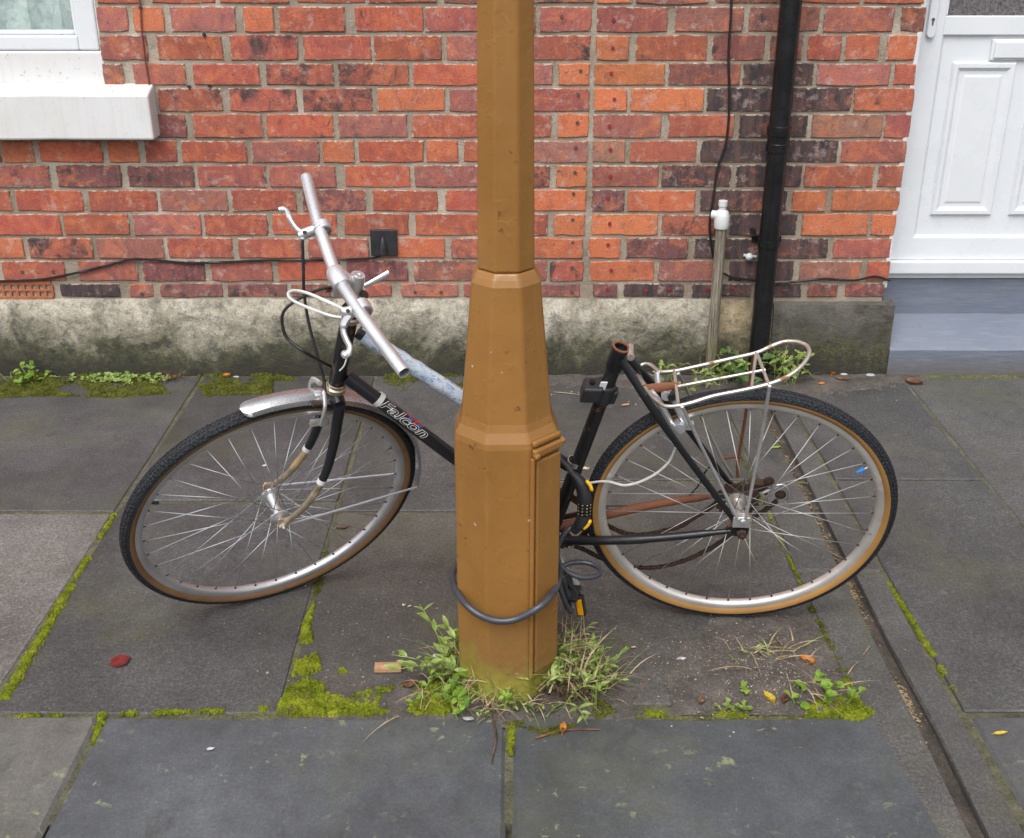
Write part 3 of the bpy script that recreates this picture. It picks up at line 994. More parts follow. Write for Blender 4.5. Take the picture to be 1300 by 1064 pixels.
# glazed upper part
zg = dz(20); zr = dz(45)
up = MB()
up.bx(xst + 0.002, xd1, YD - 0.012, YD - 0.0005, zr, zg)
up.bx(xst + 0.002, dx(1205, 10), YD - 0.0122, YD - 0.0005, zg, 2.2)
up.build('glazing_frame', MT['upvc'], door, bevel=0.005)
MB().bx(dx(1204, 10), xd1 - .1, YD - 0.006, YD - 0.0008, zg - .004, 2.1).build('door_pane', MT['frosted'], door)


def raised_panel(x0, x1, z0, z1):
    mb = MB()
    seq = [(0, -0.0005), (0.006, -0.012), (0.018, -0.012), (0.030, -0.003), (0.042, -0.003), (0.05, -0.006)]
    vs = []
    for ins, d in seq:
        vs += [(x0 + ins, YD + d, z0 + ins), (x1 - ins, YD + d, z0 + ins), (x1 - ins, YD + d, z1 - ins), (x0 + ins, YD + d, z1 - ins)]
    fs = []
    for r in range(len(seq) - 1):
        for j in range(4):
            fs.append((r * 4 + j, r * 4 + (j + 1) % 4, (r + 1) * 4 + (j + 1) % 4, (r + 1) * 4 + j))
    b = (len(seq) - 1) * 4
    fs.append((b, b + 1, b + 2, b + 3))
    mb.add(vs, fs)
    return mb.build('moulded_panel', MT['upvc'], door)


pz0, pz1 = dz(274), dz(79)
pa, pb = dx(1196, 176), dx(1276, 176)
raised_panel(pa, pb, pz0, pz1)
gap = dx(1277, 274) - dx(1255.5, 274)
raised_panel(pb + gap, pb + gap + (pb - pa), pz0, pz1)
lp0 = dx(1259, 62)
lpm = MB()
lpm.bx(lp0, lp0 + 0.28, YD - 0.010, YD - 0.0007, dz(77), dz(50))
lpm.bx(lp0 + 0.010, lp0 + 0.27, YD - 0.017, YD - 0.0102, dz(74), dz(53))
lpm.build('letter_plate', MT['upvc'], door, bevel=0.004)
hx = dx(1183, 20)
hp = MB()
hw_ = 0.014
ring = [(hx - hw_ + hw_ * (1 - math.cos(a)), dz(42) - hw_ * math.sin(a)) for a in [math.pi * i / 10 for i in range(11)]]
ol = ring + [(hx + hw_, dz(42) + 0.24), (hx - hw_, dz(42) + 0.24)]
nn = len(ol)
hp.add([(x, YD - 0.030, z) for x, z in ol] + [(x, YD - 0.018, z) for x, z in ol], [tuple(range(nn))] + [(i, i + nn, (i + 1) % nn + nn, (i + 1) % nn) for i in range(nn)])
hpo = hp.build('handle_plate', MT['upvc'], door, bevel=0.003)
kh = MB().disc((hx, YD - 0.031, dz(24)), (0, -1, 0), 0.005, 0.004, 12)
kh.box((hx, YD - 0.031, dz(28)), (0.004, 0.003, 0.016))
kh.build('keyhole', MT['pluggrey'], hpo)
# painted reveal of the door opening
MB().bx(XDL - 0.004, XDL + 0.010, YW + 0.004, YD - 0.014, ZDB + 0.002, 2.3).build('door_reveal', MT['whitepaint'], house)
jm = MB().bx(XDR - 0.01, XDR + 0.004, YW + 0.004, YD, 0, 2.3)
jm.build('door_reveal', MT['whitepaint'], house)

# ---- door step
st = MB()
xs0 = onY(1130, 430, 3.745).x + 0.004
xs1 = XDR - 0.012
yf_, zf_ = 3.742, zy(441, 3.742)
yb_, zb_ = YD - 0.004, zy(398, YD - 0.004)
prof = [(yf_, -0.06), (yf_, zf_ - 0.012), (yf_ + 0.010, zf_), (yb_, zb_), (yb_, ZDB - 0.004), (yb_ + .05, ZDB - 0.004), (yb_ + .05, -0.06)]
n = 20; k = len(prof); vs = []
for i in range(n + 1):
    x = xs0 + (xs1 - xs0) * i / n
    for j, (yy, zz) in enumerate(prof):
        q = mnoise.noise(V((x * 7, yy * 11, zz * 9))) * 0.0025
        vs.append((x, yy + q, zz + q * (1 if j not in (0, 6) else 0)))
fs = [(i * k + j, (i + 1) * k + j, (i + 1) * k + (j + 1) % k, i * k + (j + 1) % k) for i in range(n) for j in range(k)]
fs += [tuple(range(k)), tuple(n * k + j for j in range(k - 1, -1, -1))]
st.add(vs, fs)
tag(st.build('door_step', MT['bluepaint'], None, smooth=35), 'blue-grey painted door step below the white door', 'step')

# ================================================================== PAVEMENT
GXA, GXB = 0.838, 0.872
base = MB()
base.bx(-7, GXA - 0.012, 1.60, 4.0, -0.2, -0.0045)
base.bx(GXB + 0.012, 7, 1.60, 4.0, -0.2, -0.0045)
base.bx(GXA - 0.012, GXB + 0.012, 1.60, 4.0, -0.2, -0.026)
pave = base.build('pavement', MT['soil'], None, loc=(0, 2.7, -0.014))
tag(pave, kind='structure')


def slab(outline, ztop, thick=0.05, bev=0.003, jit=0.003, tilt=(0, 0)):
    """outline: list of (x, y) anticlockwise seen from above"""
    cut = []
    for i in range(len(outline)):      # some corners are chipped off
        a, p, b = V((*outline[i - 1], 0)), V((*outline[i], 0)), V((*outline[(i + 1) % len(outline)], 0))
        if random.random() < 0.45:
            cut += [p + (a - p).normalized() * random.uniform(.006, .02), p + (b - p).normalized() * random.uniform(.006, .02)]
        else: cut.append(p)
    outline = [(p.x, p.y) for p in cut]
    pts = []
    n0 = len(outline)
    for i in range(n0):
        a, b = V((*outline[i], 0)), V((*outline[(i + 1) % n0], 0))
        m = max(1, min(3, int((b - a).length / 0.28)))
        for q in range(m):
            p = a.lerp(b, q / m)
            pts.append(V((p.x + random.uniform(-jit, jit), p.y + random.uniform(-jit, jit), 0)))
    c = sum(pts, V((0, 0, 0))) / len(pts)
    n = len(pts)
    zt = lambda p: ztop + (p.x - c.x) * tilt[0] + (p.y - c.y) * tilt[1]
    vs = [(p.x, p.y, ztop - thick) for p in pts] + [(p.x, p.y, zt(p) - bev) for p in pts]
    ins = [p + (c - p).normalized() * bev * 1.3 for p in pts]
    vs += [(p.x, p.y, zt(p)) for p in ins]
    mb = MB()
    fs = [(r * n + i, r * n + (i + 1) % n, (r + 1) * n + (i + 1) % n, (r + 1) * n + i) for r in (0, 1) for i in range(n)]
    fs.append(tuple(2 * n + i for i in range(n)))
    mb.add(vs, fs)
    return mb


L1, L2, MJ, R0, R2, R3 = -1.11, -0.49, 0.07, 0.722, 0.947, 1.398
YB, YK = 3.735, 1.902
YJ1, YJ2 = 2.754, 2.941
G = 0.006
flags = [
    (-1.95, L1, YJ1, YB, (0.082, 0.082, 0.087)), (-1.95, L1, YK, YJ1, (0.155, 0.150, 0.148)),
    (L1, L2, YJ1 + .06, YB, (0.080, 0.080, 0.085)), (L1, L2, YK, YJ1 + .06, (0.080, 0.080, 0.084)),
    (L2, MJ, YJ1, YB, (0.082, 0.082, 0.085)), (L2, MJ, YK + 0.075, YJ1, (0.096, 0.093, 0.088)),
    (MJ, R0, YJ2, YB, (0.080, 0.080, 0.083)), (MJ, R0, YK + 0.03, YJ2, (0.088, 0.086, 0.083)),
    (R2, R3, YJ2, YB, (0.080, 0.081, 0.084)), (R2, R3, YK, YJ2, (0.082, 0.083, 0.087)),
    (R3, 2.05, 2.40, YB, (0.088, 0.089, 0.090)), (R3, 2.05, YK, 2.40, (0.085, 0.086, 0.09)),
]
for xx in (-2.6, -3.25, -3.9, -4.55, -5.2, -5.85):
    flags += [(xx, xx + 0.65, YJ1 + random.uniform(-.2, .2), YB, (0.084,) * 3), (xx, xx + 0.65, YK, YJ1 - .21, (0.09,) * 3)]
for xx in (2.05, 2.7, 3.35, 4.0, 4.65, 5.3):
    flags += [(xx, xx + 0.65, YJ1 + random.uniform(-.2, .2), YB, (0.084,) * 3), (xx, xx + 0.65, YK, YJ1 - .21, (0.09,) * 3)]
for (x0, x1, y0, y1, col) in flags:
    mb = slab([(x0 + G, y0 + G), (x1 - G, y0 + G), (x1 - G, y1 - G), (x0 + G, y1 - G)], random.uniform(-0.002, 0.002), tilt=(random.uniform(-.002, .002), random.uniform(-.002, .002)))
    o = mb.build('flagstone', MT['flag'], pave)
    o.color = (col[0] * 0.90, col[1] * 0.865, col[2] * 0.835, 1)
# drainage strip: two concrete edges with a narrow open channel between them
GX0, GX1 = 0.838, 0.872
for (x0, x1) in ((R0 + G, GX0), (GX1, R2 - G)):
    for (y0, y1) in ((1.537, 2.45), (2.455, 3.70)):
        sh = 0.0
        mb = slab([(x0, y0), (x1, y0), (x1, y1), (x0, y1)], random.uniform(-.001, .001), bev=0.006, jit=0.004)
        o = mb.build('channel_edging', MT['flag'], pave)
        o.color = (0.085, 0.082, 0.080, 1)
ch = MB(); vs = []; nC = 120
for i in range(nC + 1):
    y = 1.54 + 2.16 * i / nC
    hi_ = mnoise.noise(V((y * 3.3, 0, 5))) * 0.5 + mnoise.noise(V((y * 14, 2, 5))) * 0.3
    for k, (fx_, zb_) in enumerate(((-0.3, -0.010), (0.0, -0.009), (0.3, -0.011), (0.55, -0.014), (0.8, -0.018), (1.3, -0.018))):
        vs.append((GX0 + (GX1 - GX0) * fx_, y, zb_ + hi_ * 0.008 * (1 if k < 4 else .3) + mnoise.noise(V((y * 60, k, 1))) * .002))
ch.add(vs, [(i * 6 + j, i * 6 + j + 1, (i + 1) * 6 + j + 1, (i + 1) * 6 + j) for i in range(nC) for j in range(5)])
ch.build('drain_channel', MT['wetdirt'], pave, smooth=60)

# kerb
kerb = MB().bx(-7, 7, 1.565, 1.60, -0.25, -0.03).build('kerb', MT['soil'], None)
tag(kerb, kind='structure')
K = [(-6.3, (0.08,) * 3), (-5.4, (0.085,) * 3), (-4.5, (0.08,) * 3), (-3.6, (0.08,) * 3), (-2.7, (0.08,) * 3), (-1.75, (0.125, 0.12, 0.112)), (-0.858, (0.076, 0.081, 0.090)), (-0.006, (0.074, 0.080, 0.088)), (R0 + 0.045, None), (R2 + .01, (0.082, 0.083, 0.085)), (1.9, (0.08,) * 3), (2.8, (0.08,) * 3), (3.7, (0.085,) * 3), (4.6, (0.08,) * 3), (5.5, (0.08,) * 3), (6.4, (0.08,) * 3)]
for i in range(len(K) - 1):
    x0, x1, col = K[i][0], K[i + 1][0], K[i][1]
    if col is None: continue
    sk = 0.03 if K[i][0] == -0.006 else 0.0
    mb = slab([(x0 + .004, 1.535), (x1 - .004 + sk, 1.535), (x1 - .004, YK - 0.010), (x0 + .004, YK - 0.010)], 0.0015, 0.22, 0.008, 0.003)
    o = mb.build('kerb_stone', MT['kerb'], kerb)
    o.color = (*col, 1)

# road
rd = MB(); rd.add([(-60, -60, -0.11), (60, -60, -0.11), (60, 1.60, -0.11), (-60, 1.60, -0.11)], [(0, 1, 2, 3)])
ro = rd.build('road', MT['road'], None, loc=(0, 0, -0.11)); ro.color = (0.06, 0.06, 0.062, 1)
tag(ro, kind='structure')
gd = MB(); gd.add([(-80, -80, -0.3), (80, -80, -0.3), (80, 80, -0.3), (-80, 80, -0.3)], [(0, 1, 2, 3)])
tag(gd.build('ground', MT['soil'], None, loc=(0, 0, -0.3)), kind='structure')


# ---- moss, dirt, grit
def dome(mb, p, r, h, n=6):
    a0 = random.uniform(0, 6.28)
    vs = [(p.x + r * math.cos(a0 + 6.283 * i / n) * random.uniform(.75, 1.2), p.y + r * math.sin(a0 + 6.283 * i / n) * random.uniform(.75, 1.2), p.z - 0.002) for i in range(n)]
    vs += [(p.x + r * .6 * math.cos(a0 + .3 + 6.283 * i / n), p.y + r * .6 * math.sin(a0 + .3 + 6.283 * i / n), p.z + h * .75) for i in range(n)]
    vs.append((p.x, p.y, p.z + h))
    fs = [(i, (i + 1) % n, n + (i + 1) % n, n + i) for i in range(n)] + [(n + i, n + (i + 1) % n, 2 * n) for i in range(n)]
    mb.add(vs, fs)


def moss_line(mb, a, b, wpx, cnt, r=(0.002, 0.005), hk=0.8, z=0.0, gapn=0.0):
    """scatter moss cushions along a ground line given in photo pixels; wpx = half width in metres at both ends"""
    A, B = ground(*a), ground(*b)
    D = (B - A); nrm = V((-D.y, D.x, 0)).normalized()
    for _ in range(cnt):
        t = random.random()
        if gapn and mnoise.noise(V((A.x * 3 + t * 9, A.y * 3, 1.7))) < gapn: continue
        ww = wpx[0] + (wpx[1] - wpx[0]) * t
        p = A + D * t + nrm * random.gauss(0, ww * 0.5)
        rr = random.uniform(*r)
        dome(mb, V((p.x, p.y, z)), rr, rr * hk)


def moss_poly(mb, poly, cnt, r=(0.003, 0.007), hk=0.9, z=0.0, thr=-0.15, sc=14):
    P = [ground(*p) for p in poly]
    xs_, ys_ = [p.x for p in P], [p.y for p in P]

    def inside(x, y):
        c = False
        for i in range(len(P)):
            a, b = P[i], P[i - 1]
            if (a.y > y) != (b.y > y) and x < (b.x - a.x) * (y - a.y) / (b.y - a.y) + a.x: c = not c
        return c
    k = 0; tries = 0
    while k < cnt and tries < cnt * 12:
        tries += 1
        x, y = random.uniform(min(xs_), max(xs_)), random.uniform(min(ys_), max(ys_))
        if not inside(x, y): continue
        nv = mnoise.noise(V((x * sc, y * sc, 2.2)))
        if nv < thr + random.uniform(-.1, .1): continue
        rr = random.uniform(*r)
        dome(mb, V((x, y, z)), rr * (1 + max(0, nv) * .6), rr * hk * (1 + 1.6 * max(0, nv)) * random.uniform(.7, 1.4))
        k += 1


m1 = MB()
moss_line(m1, (146, 652), (70, 775), (0.006, 0.009), 700, gapn=-.3)
moss_line(m1, (92, 742), (5, 888), (0.010, 0.011), 1100)
moss_poly(m1, [(400, 762), (392, 800), (412, 862), (408, 905), (352, 905), (372, 858), (386, 790)], 1100, thr=-0.2)
moss_poly(m1, [(370, 878), (440, 884), (500, 872), (560, 868), (592, 880), (600, 906), (360, 908)], 1500, r=(0.003, 0.008), thr=-0.2)
moss_poly(m1, [(555, 812), (590, 800), (596, 850), (570, 850)], 120, thr=-.1)
moss_line(m1, (20, 910), (340, 900), (0.007, 0.006), 700, gapn=-0.08)
moss_line(m1, (131, 905), (118, 945), (0.010, 0.003), 160)
moss_poly(m1, [(1045, 880), (1075, 858), (1092, 890), (1112, 906), (1090, 916), (1020, 908)], 520, thr=-0.3)
moss_line(m1, (1128, 740), (1222, 890), (0.004, 0.008), 620, gapn=-.25)
moss_line(m1, (650, 916), (648, 958), (0.008, 0.005), 130)
moss_line(m1, (820, 905), (845, 906), (0.012, 0.012), 60)
moss_line(m1, (905, 905), (948, 906), (0.012, 0.012), 90)
moss_line(m1, (430, 850), (440, 855), (0.01, 0.01), 35)
moss_line(m1, (940, 830), (1060, 862), (0.01, 0.02), 40)
moss_line(m1, (975, 650), (1025, 758), (0.003, 0.003), 160, gapn=-.1)
tag(m1.build('moss', MT['moss'], None), 'bright green moss growing in the pavement joints and along the kerb', 'moss', kind='stuff')
m2 = MB()
moss_poly(m2, [(0, 488), (48, 486), (200, 483), (215, 500), (150, 505), (48, 503), (0, 506)], 2200, r=(0.004, 0.010), hk=0.6, thr=-0.3, sc=9)
moss_poly(m2, [(250, 488), (270, 481), (345, 480), (345, 500), (262, 504)], 800, r=(0.004, 0.010), hk=0.6, thr=-0.2, sc=9)
moss_poly(m2, [(480, 480), (600, 478), (600, 492), (500, 498)], 350, r=(0.003, 0.008), hk=0.6, thr=0.0, sc=9)
moss_poly(m2, [(0, 474), (600, 474), (600, 482), (0, 486)], 900, r=(0.004, 0.009), hk=0.8, thr=0.0, sc=9)
moss_line(m2, (415, 700), (402, 755), (0.008, 0.008), 200)
moss_poly(m2, [(600, 880), (760, 890), (785, 905), (700, 935), (620, 915)], 420, r=(0.002, 0.006), thr=0.0)
moss_line(m2, (938, 575), (975, 650), (0.004, 0.003), 140)
moss_line(m2, (1030, 770), (1080, 868), (0.006, 0.012), 260, gapn=-.1)
tag(m2.build('moss', MT['mossd'], None), 'dark olive moss along the foot of the wall', 'moss', kind='stuff')
m3 = MB()
moss_line(m3, (226, 522), (150, 645), (0.006, 0.006), 700, r=(0.0015, 0.0035), hk=0.5, z=-0.006)
moss_line(m3, (0, 652), (146, 651), (0.005, 0.005), 500, r=(0.0015, 0.004), hk=0.5, z=-0.006)
moss_line(m3, (456, 533), (412, 703), (0.005, 0.005), 450, r=(0.0015, 0.0035), hk=0.5, z=-0.006)
moss_line(m3, (505, 650), (575, 650), (0.005, 0.005), 300, r=(0.0015, 0.0035), hk=0.5, z=-0.006)
moss_line(m3, (705, 610), (930, 610), (0.004, 0.004), 500, r=(0.0015, 0.0035), hk=0.5, z=-0.006)
moss_line(m3, (1010, 610), (1258, 611), (0.004, 0.004), 500, r=(0.0015, 0.003), hk=0.5, z=-0.006)
moss_line(m3, (1168, 515), (1297, 663), (0.004, 0.004), 500, r=(0.0015, 0.0035), hk=0.5, z=-0.006)
moss_line(m3, (1008, 545), (1125, 728), (0.003, 0.003), 420, r=(0.0015, 0.003), hk=0.5, z=-0.006)
moss_line(m3, (300, 905), (640, 908), (0.006, 0.006), 500, r=(0.0015, 0.004), hk=0.5, z=-0.004)
moss_line(m3, (780, 908), (1060, 910), (0.007, 0.007), 500, r=(0.0015, 0.004), hk=0.5, z=-0.004)
moss_line(m3, (1165, 478), (1300, 478), (0.02, 0.02), 450, r=(0.002, 0.006), hk=0.3, z=-0.001)
tag(m3.build('moss', MT['mossp'], None), 'pale moss filling the thin paving joints', 'moss', kind='stuff')


def octa(mb, p, r):
    a = random.uniform(0, 6.28); q = [random.uniform(.6, 1.2) for _ in range(6)]
    c, s_ = math.cos(a) * r, math.sin(a) * r
    vs = [(p.x + c * q[0], p.y + s_ * q[0], p.z), (p.x - s_ * q[1], p.y + c * q[1], p.z), (p.x - c * q[2], p.y - s_ * q[2], p.z), (p.x + s_ * q[3], p.y - c * q[3], p.z),
          (p.x, p.y, p.z + r * .7 * q[4]), (p.x, p.y, p.z - r * .5)]
    mb.add(vs, [(0, 1, 4), (1, 2, 4), (2, 3, 4), (3, 0, 4), (1, 0, 5), (2, 1, 5), (3, 2, 5), (0, 3, 5)])


gr = MB()


def grit_gauss(cx_, cy_, sx, sy, cnt, r=(0.0012, 0.003), z=0.001):
    for _ in range(cnt):
        p = ground(random.gauss(cx_, sx), random.gauss(cy_, sy))
        octa(gr, V((p.x, p.y, z)), random.uniform(*r) * (1.6 if random.random() < .08 else 1))


grit_gauss(955, 845, 50, 32, 800, r=(0.0008, 0.0022), z=0.006)
grit_gauss(900, 870, 40, 22, 220, r=(0.0008, 0.002), z=0.003)
grit_gauss(1010, 875, 40, 16, 260, r=(0.0008, 0.0022), z=0.005)
grit_gauss(470, 880, 55, 18, 130)
grit_gauss(420, 790, 90, 60, 60)
grit_gauss(830, 820, 60, 50, 70)
for _ in range(320):
    p = ground(random.uniform(0, 1300), random.uniform(500, 960)); octa(gr, V((p.x, p.y, 0.001)), random.uniform(0.0008, 0.0022))
for _ in range(260):   # swept against the wall
    p = ground(random.uniform(680, 1180), 482 + abs(random.gauss(0, 14))); octa(gr, V((p.x, p.y, 0.001)), random.uniform(0.0015, 0.004))
main_gr, gr = gr, MB()
for _ in range(650):   # debris lying in the drain channel
    yy = random.choice([random.gauss(3.05, .18), random.gauss(2.62, .14), random.gauss(2.35, .05), random.gauss(1.95, .04)])
    xx = GX0 + abs(random.gauss(0, 0.012)); octa(gr, V((min(xx, GX1), yy, -0.006 if xx < GX0 + .014 else -0.014)), random.uniform(0.0015, 0.005))
MT['debris'] = mk_soil('channel_debris', (0.12, 0.09, 0.055), (0.27, 0.20, 0.11), (0.48, 0.37, 0.21))
tag(gr.build('channel_debris', MT['debris'], None), 'tan leaf debris caught in the drain channel', 'debris', kind='stuff')
gr = main_gr
tag(gr.build('grit', MT['grit'], None), 'scattered grit and small stones on the pavement', 'grit', kind='stuff')


# dirt patches: thin uneven heaps with ragged edges
def dirt_patch(poly, hmax, res=0.012, label=None, mat='dirt', z=0.0):
    P = [ground(*p) for p in poly]
    x0, x1 = min(p.x for p in P), max(p.x for p in P); y0, y1 = min(p.y for p in P), max(p.y for p in P)
    nx, ny = int((x1 - x0) / res) + 1, int((y1 - y0) / res) + 1

    def sd(x, y):
        c = False; dm = 9
        for i in range(len(P)):
            a, b = P[i], P[i - 1]
            if (a.y > y) != (b.y > y) and x < (b.x - a.x) * (y - a.y) / (b.y - a.y) + a.x: c = not c
            ab_ = V((b.x - a.x, b.y - a.y)); ap = V((x - a.x, y - a.y))
            t = max(0, min(1, ap.dot(ab_) / max(1e-9, ab_.dot(ab_))))
            dm = min(dm, (ap - ab_ * t).length)
        return dm if c else -dm
    vs = []
    for j in range(ny + 1):
        for i in range(nx + 1):
            x, y = x0 + i * res, y0 + j * res
            s_ = sd(x, y) + mnoise.noise(V((x * 22, y * 22, 4))) * 0.05 + mnoise.noise(V((x * 60, y * 60, 4))) * 0.02
            hgt = hmax * min(1.0, max(-1.0, s_ / 0.05)) + (mnoise.noise(V((x * 45, y * 45, 8))) * hmax * .5 if s_ > 0 else 0)
            vs.append((x, y, z + hgt))
    fs = [(j * (nx + 1) + i, j * (nx + 1) + i + 1, (j + 1) * (nx + 1) + i + 1, (j + 1) * (nx + 1) + i) for j in range(ny) for i in range(nx)]
    mb = MB(); mb.add(vs, fs)
    return mb.build('dirt_patch', MT[mat], None, smooth=60)


tag(dirt_patch([(900, 800), (990, 775), (1040, 800), (1065, 850), (1100, 900), (1060, 908), (870, 908), (850, 880), (870, 830)], 0.005), 'patch of loose dirt on the pavement under the rear wheel', 'dirt', kind='stuff')
tag(dirt_patch([(365, 876), (420, 868), (520, 862), (600, 838), (700, 850), (790, 880), (800, 905), (700, 925), (600, 918), (540, 906), (365, 907)], 0.005), 'mossy soil around the foot of the post', 'dirt', kind='stuff')
tag(dirt_patch([(690, 474), (1170, 473), (1180, 486), (1080, 500), (960, 505), (880, 498), (700, 490)], 0.006, 0.018), 'dirt swept up against the foot of the wall', 'dirt', kind='stuff')

# ================================================================== LAMP POST
PXC, PYC = -0.0115, 2.034
post = empty('lamp_post', (PXC, PYC, 0), 'brown painted octagonal cast iron lamp post with stepped base', 'lamp post')
ROT = math.radians(1.5)


def octring(z, hw, n=8):
    R_ = hw / math.cos(math.pi / 8)
    out = []
    for i in range(8):
        a = ROT + math.pi / 8 + i * math.pi / 4 - math.pi / 2 - math.pi / 4
        out.append(V((PXC + R_ * math.cos(a), PYC + R_ * math.sin(a) * 0.94, z)))
    return out


def octloft(rings, bevel):
    mb = MB(); vs = []
    for z, hw in rings: vs += octring(z, hw)
    fs = [(r * 8 + i, r * 8 + (i + 1) % 8, (r + 1) * 8 + (i + 1) % 8, (r + 1) * 8 + i) for r in range(len(rings) - 1) for i in range(8)]
    fs += [tuple(range(7, -1, -1)), tuple((len(rings) - 1) * 8 + i for i in range(8))]
    mb.add(vs, fs)
    return mb


base_o = octloft([(-0.2, 0.1035), (0.0, 0.1035), (0.6, 0.1035), (0.612, 0.1015), (0.632, 0.0925), (0.648, 0.0885), (0.664, 0.0868), (0.69, 0.0845), (0.905, 0.0660), (0.916, 0.0652), (0.928, 0.0600), (0.936, 0.0555), (0.940, 0.0535)], 0).build('post_base', MT['post'], post, bevel=0.005)
octloft([(0.9405, 0.0532), (1.42, 0.0485), (3.1, 0.040)], 0).build('post_shaft', MT['post'], post, bevel=0.004)
octloft([(3.101, 0.05), (3.13, 0.055), (3.16, 0.045), (3.2, 0.02)], 0).build('post_finial', MT['post'], post, bevel=0.004)
# access door on the right-hand face
rr = octring(0.3, 0.1035)
# faces are between ring points i and i+1; pick the one whose normal points right and towards the camera
best = None
for i in range(8):
    a, b = rr[i], rr[(i + 1) % 8]
    nrm = ((a + b) / 2 - V((PXC, PYC, 0.3))); nrm.z = 0; nrm.normalize()
    sc = nrm.dot(V((0.72, -0.69, 0)))
    if best is None or sc > best[0]: best = (sc, a, b, nrm)
_, fa, fb, fn = best
if fa.y > fb.y: fa, fb = fb, fa
ft = (fb - fa); fl = ft.length; ft.normalize()
zax = V((0, 0, 1))


def on_face(u, z, d): return V((fa.x, fa.y, 0)) + ft * u + fn * d + zax * z


pd = MB()
pd.box(on_face(fl * 0.54, 0.325, 0.005), (fl * 0.80, 0.010, 0.50), (ft, -fn, zax))
pdo = pd.build('access_door', MT['post'], post, bevel=0.003)
fs_ = MB()
fs_.box(on_face(0.0035, 0.325, 0.0045), (0.006, 0.009, 0.515), (ft, -fn, zax))
fs_.box(on_face(fl * 0.5, 0.066, 0.0025), (fl * 0.95, 0.005, 0.010), (ft, -fn, zax))
fs_.build('door_surround', MT['post'], post, bevel=0.002)
lt = MB()
lt.box(on_face(fl * 0.52, 0.592, 0.006), (fl * 0.94, 0.012, 0.018), (ft, -fn, zax))
lt.box(on_face(fl * 0.52, 0.611, 0.003), (fl * 0.90, 0.010, 0.012), (ft, -fn, zax))
lt.box(on_face(fl * 0.09, 0.588, 0.013), (0.014, 0.008, 0.011), (ft, -fn, zax))
lto = lt.build('latch_bar', MT['post'], post, bevel=0.004)
MB().disc(on_face(fl * 1.00, 0.596, 0.006), ft, 0.008, 0.008, 8).build('bolt', MT['post'], lto, bevel=0.002)

# ================================================================== WALL FITTINGS
# black downpipe
PYD = 3.695
dp_t, dp_b = onY(1007, -10, PYD), onY(959, 476, PYD)
dpx = (dp_t.x + dp_b.x) / 2
dpo = empty('drainpipe', (dpx, PYD, 0), 'glossy black drainpipe running down the brick wall beside the door', 'drainpipe')
zc = onY(990, 172, PYD).z
zk = onY(968, 308, PYD).z
dp = MB()
dp.tube([(dpx, PYD, -0.02), (dpx, PYD, zc)], 0.0335, 20)
dp.build('pipe', MT['blackpipe'], dpo, smooth=40)
dp = MB()
dp.tube([(dpx, PYD, zc + 0.001), (dpx, PYD, ZTOP)], 0.0345, 20)
dp.build('pipe', MT['blackpipe'], dpo, smooth=40)
dp = MB()
dp.lathe((dpx, PYD, zc), (0, 0, 1), [(0.033, -0.052), (0.0385, -0.05), (0.0385, -0.026), (0.0365, -0.024), (0.0365, 0.0), (0.0395, 0.002), (0.0395, 0.03), (0.034, 0.034)], 24)
dp.build('pipe_collar', MT['blackpipe'], dpo, smooth=40)
dp = MB()
dp.lathe((dpx, PYD, zk), (0, 0, 1), [(0.0335, -0.012), (0.0375, -0.011), (0.0375, 0.011), (0.0335, 0.012)], 24)
dp.bx(dpx - 0.05, dpx + 0.05, PYD + 0.036, PYD + 0.046, zk - 0.011, zk + 0.011)
dp.box((dpx - 0.05, PYD + 0.03, zk + 0.03), (0.016, 0.03, 0.016))
dp.build('bracket', MT['blackpipe'], dpo, smooth=40)

# grey stand pipe with a white plastic cap
GY = 3.715
g_t, g_b = onY(915, 285, GY), onY(904, 452, GY)
gx = (g_t.x + g_b.x) / 2
gpo = empty('vent_pipe', (gx, GY, 0), 'weathered grey stub pipe with white plastic cap left of the drainpipe', 'pipe')
MB().tube([(gx - 0.002, GY, -0.02), (gx, GY, 0.25), (gx + 0.001, GY, g_t.z)], 0.0185, 14).build('pipe', MT['greypipe'], gpo, smooth=40)
cp = MB()
cp.lathe((gx, GY, g_t.z), (0, 0, 1), [(0.0235, -0.012), (0.0255, -0.004), (0.0255, 0.03), (0.020, 0.046), (0.012, 0.052), (0.012, 0.062), (0.015, 0.064), (0.015, 0.082), (1e-4, 0.084)], 18)
cp.tube([(gx - 0.012, GY, g_t.z + 0.032), (gx - 0.032, GY + 0.01, g_t.z + 0.032)], 0.015, 12)
cp.build('cap', MT['whiteplastic'], gpo, smooth=40)

# small white cable clip ball and dark bracket eye by the drainpipe
kb = MB()
kb.lathe(onY(951, 326, YW - 0.012), (0, -1, 0), [(1e-4, -0.012), (0.010, -0.010), (0.014, 0), (0.010, 0.010), (1e-4, 0.012)], 12)
kb.tube([onY(944, 324, YW - 0.004), onY(960, 326, YW - 0.004)], 0.005, 6)
tag(kb.build('wall_fixing', MT['whiteplastic'], None, smooth=60), 'small white fixing on dark bricks left of the drainpipe', 'wall fixing')

# cables
def cable(px, Y, r, mat, label, name='cable', cat='cable', sub=6):
    mb = MB()
    mb.tube(spline([onY(x, y, Y) for x, y in px], sub), r, 6)
    return tag(mb.build(name, MT[mat], None, smooth=60), label, cat)


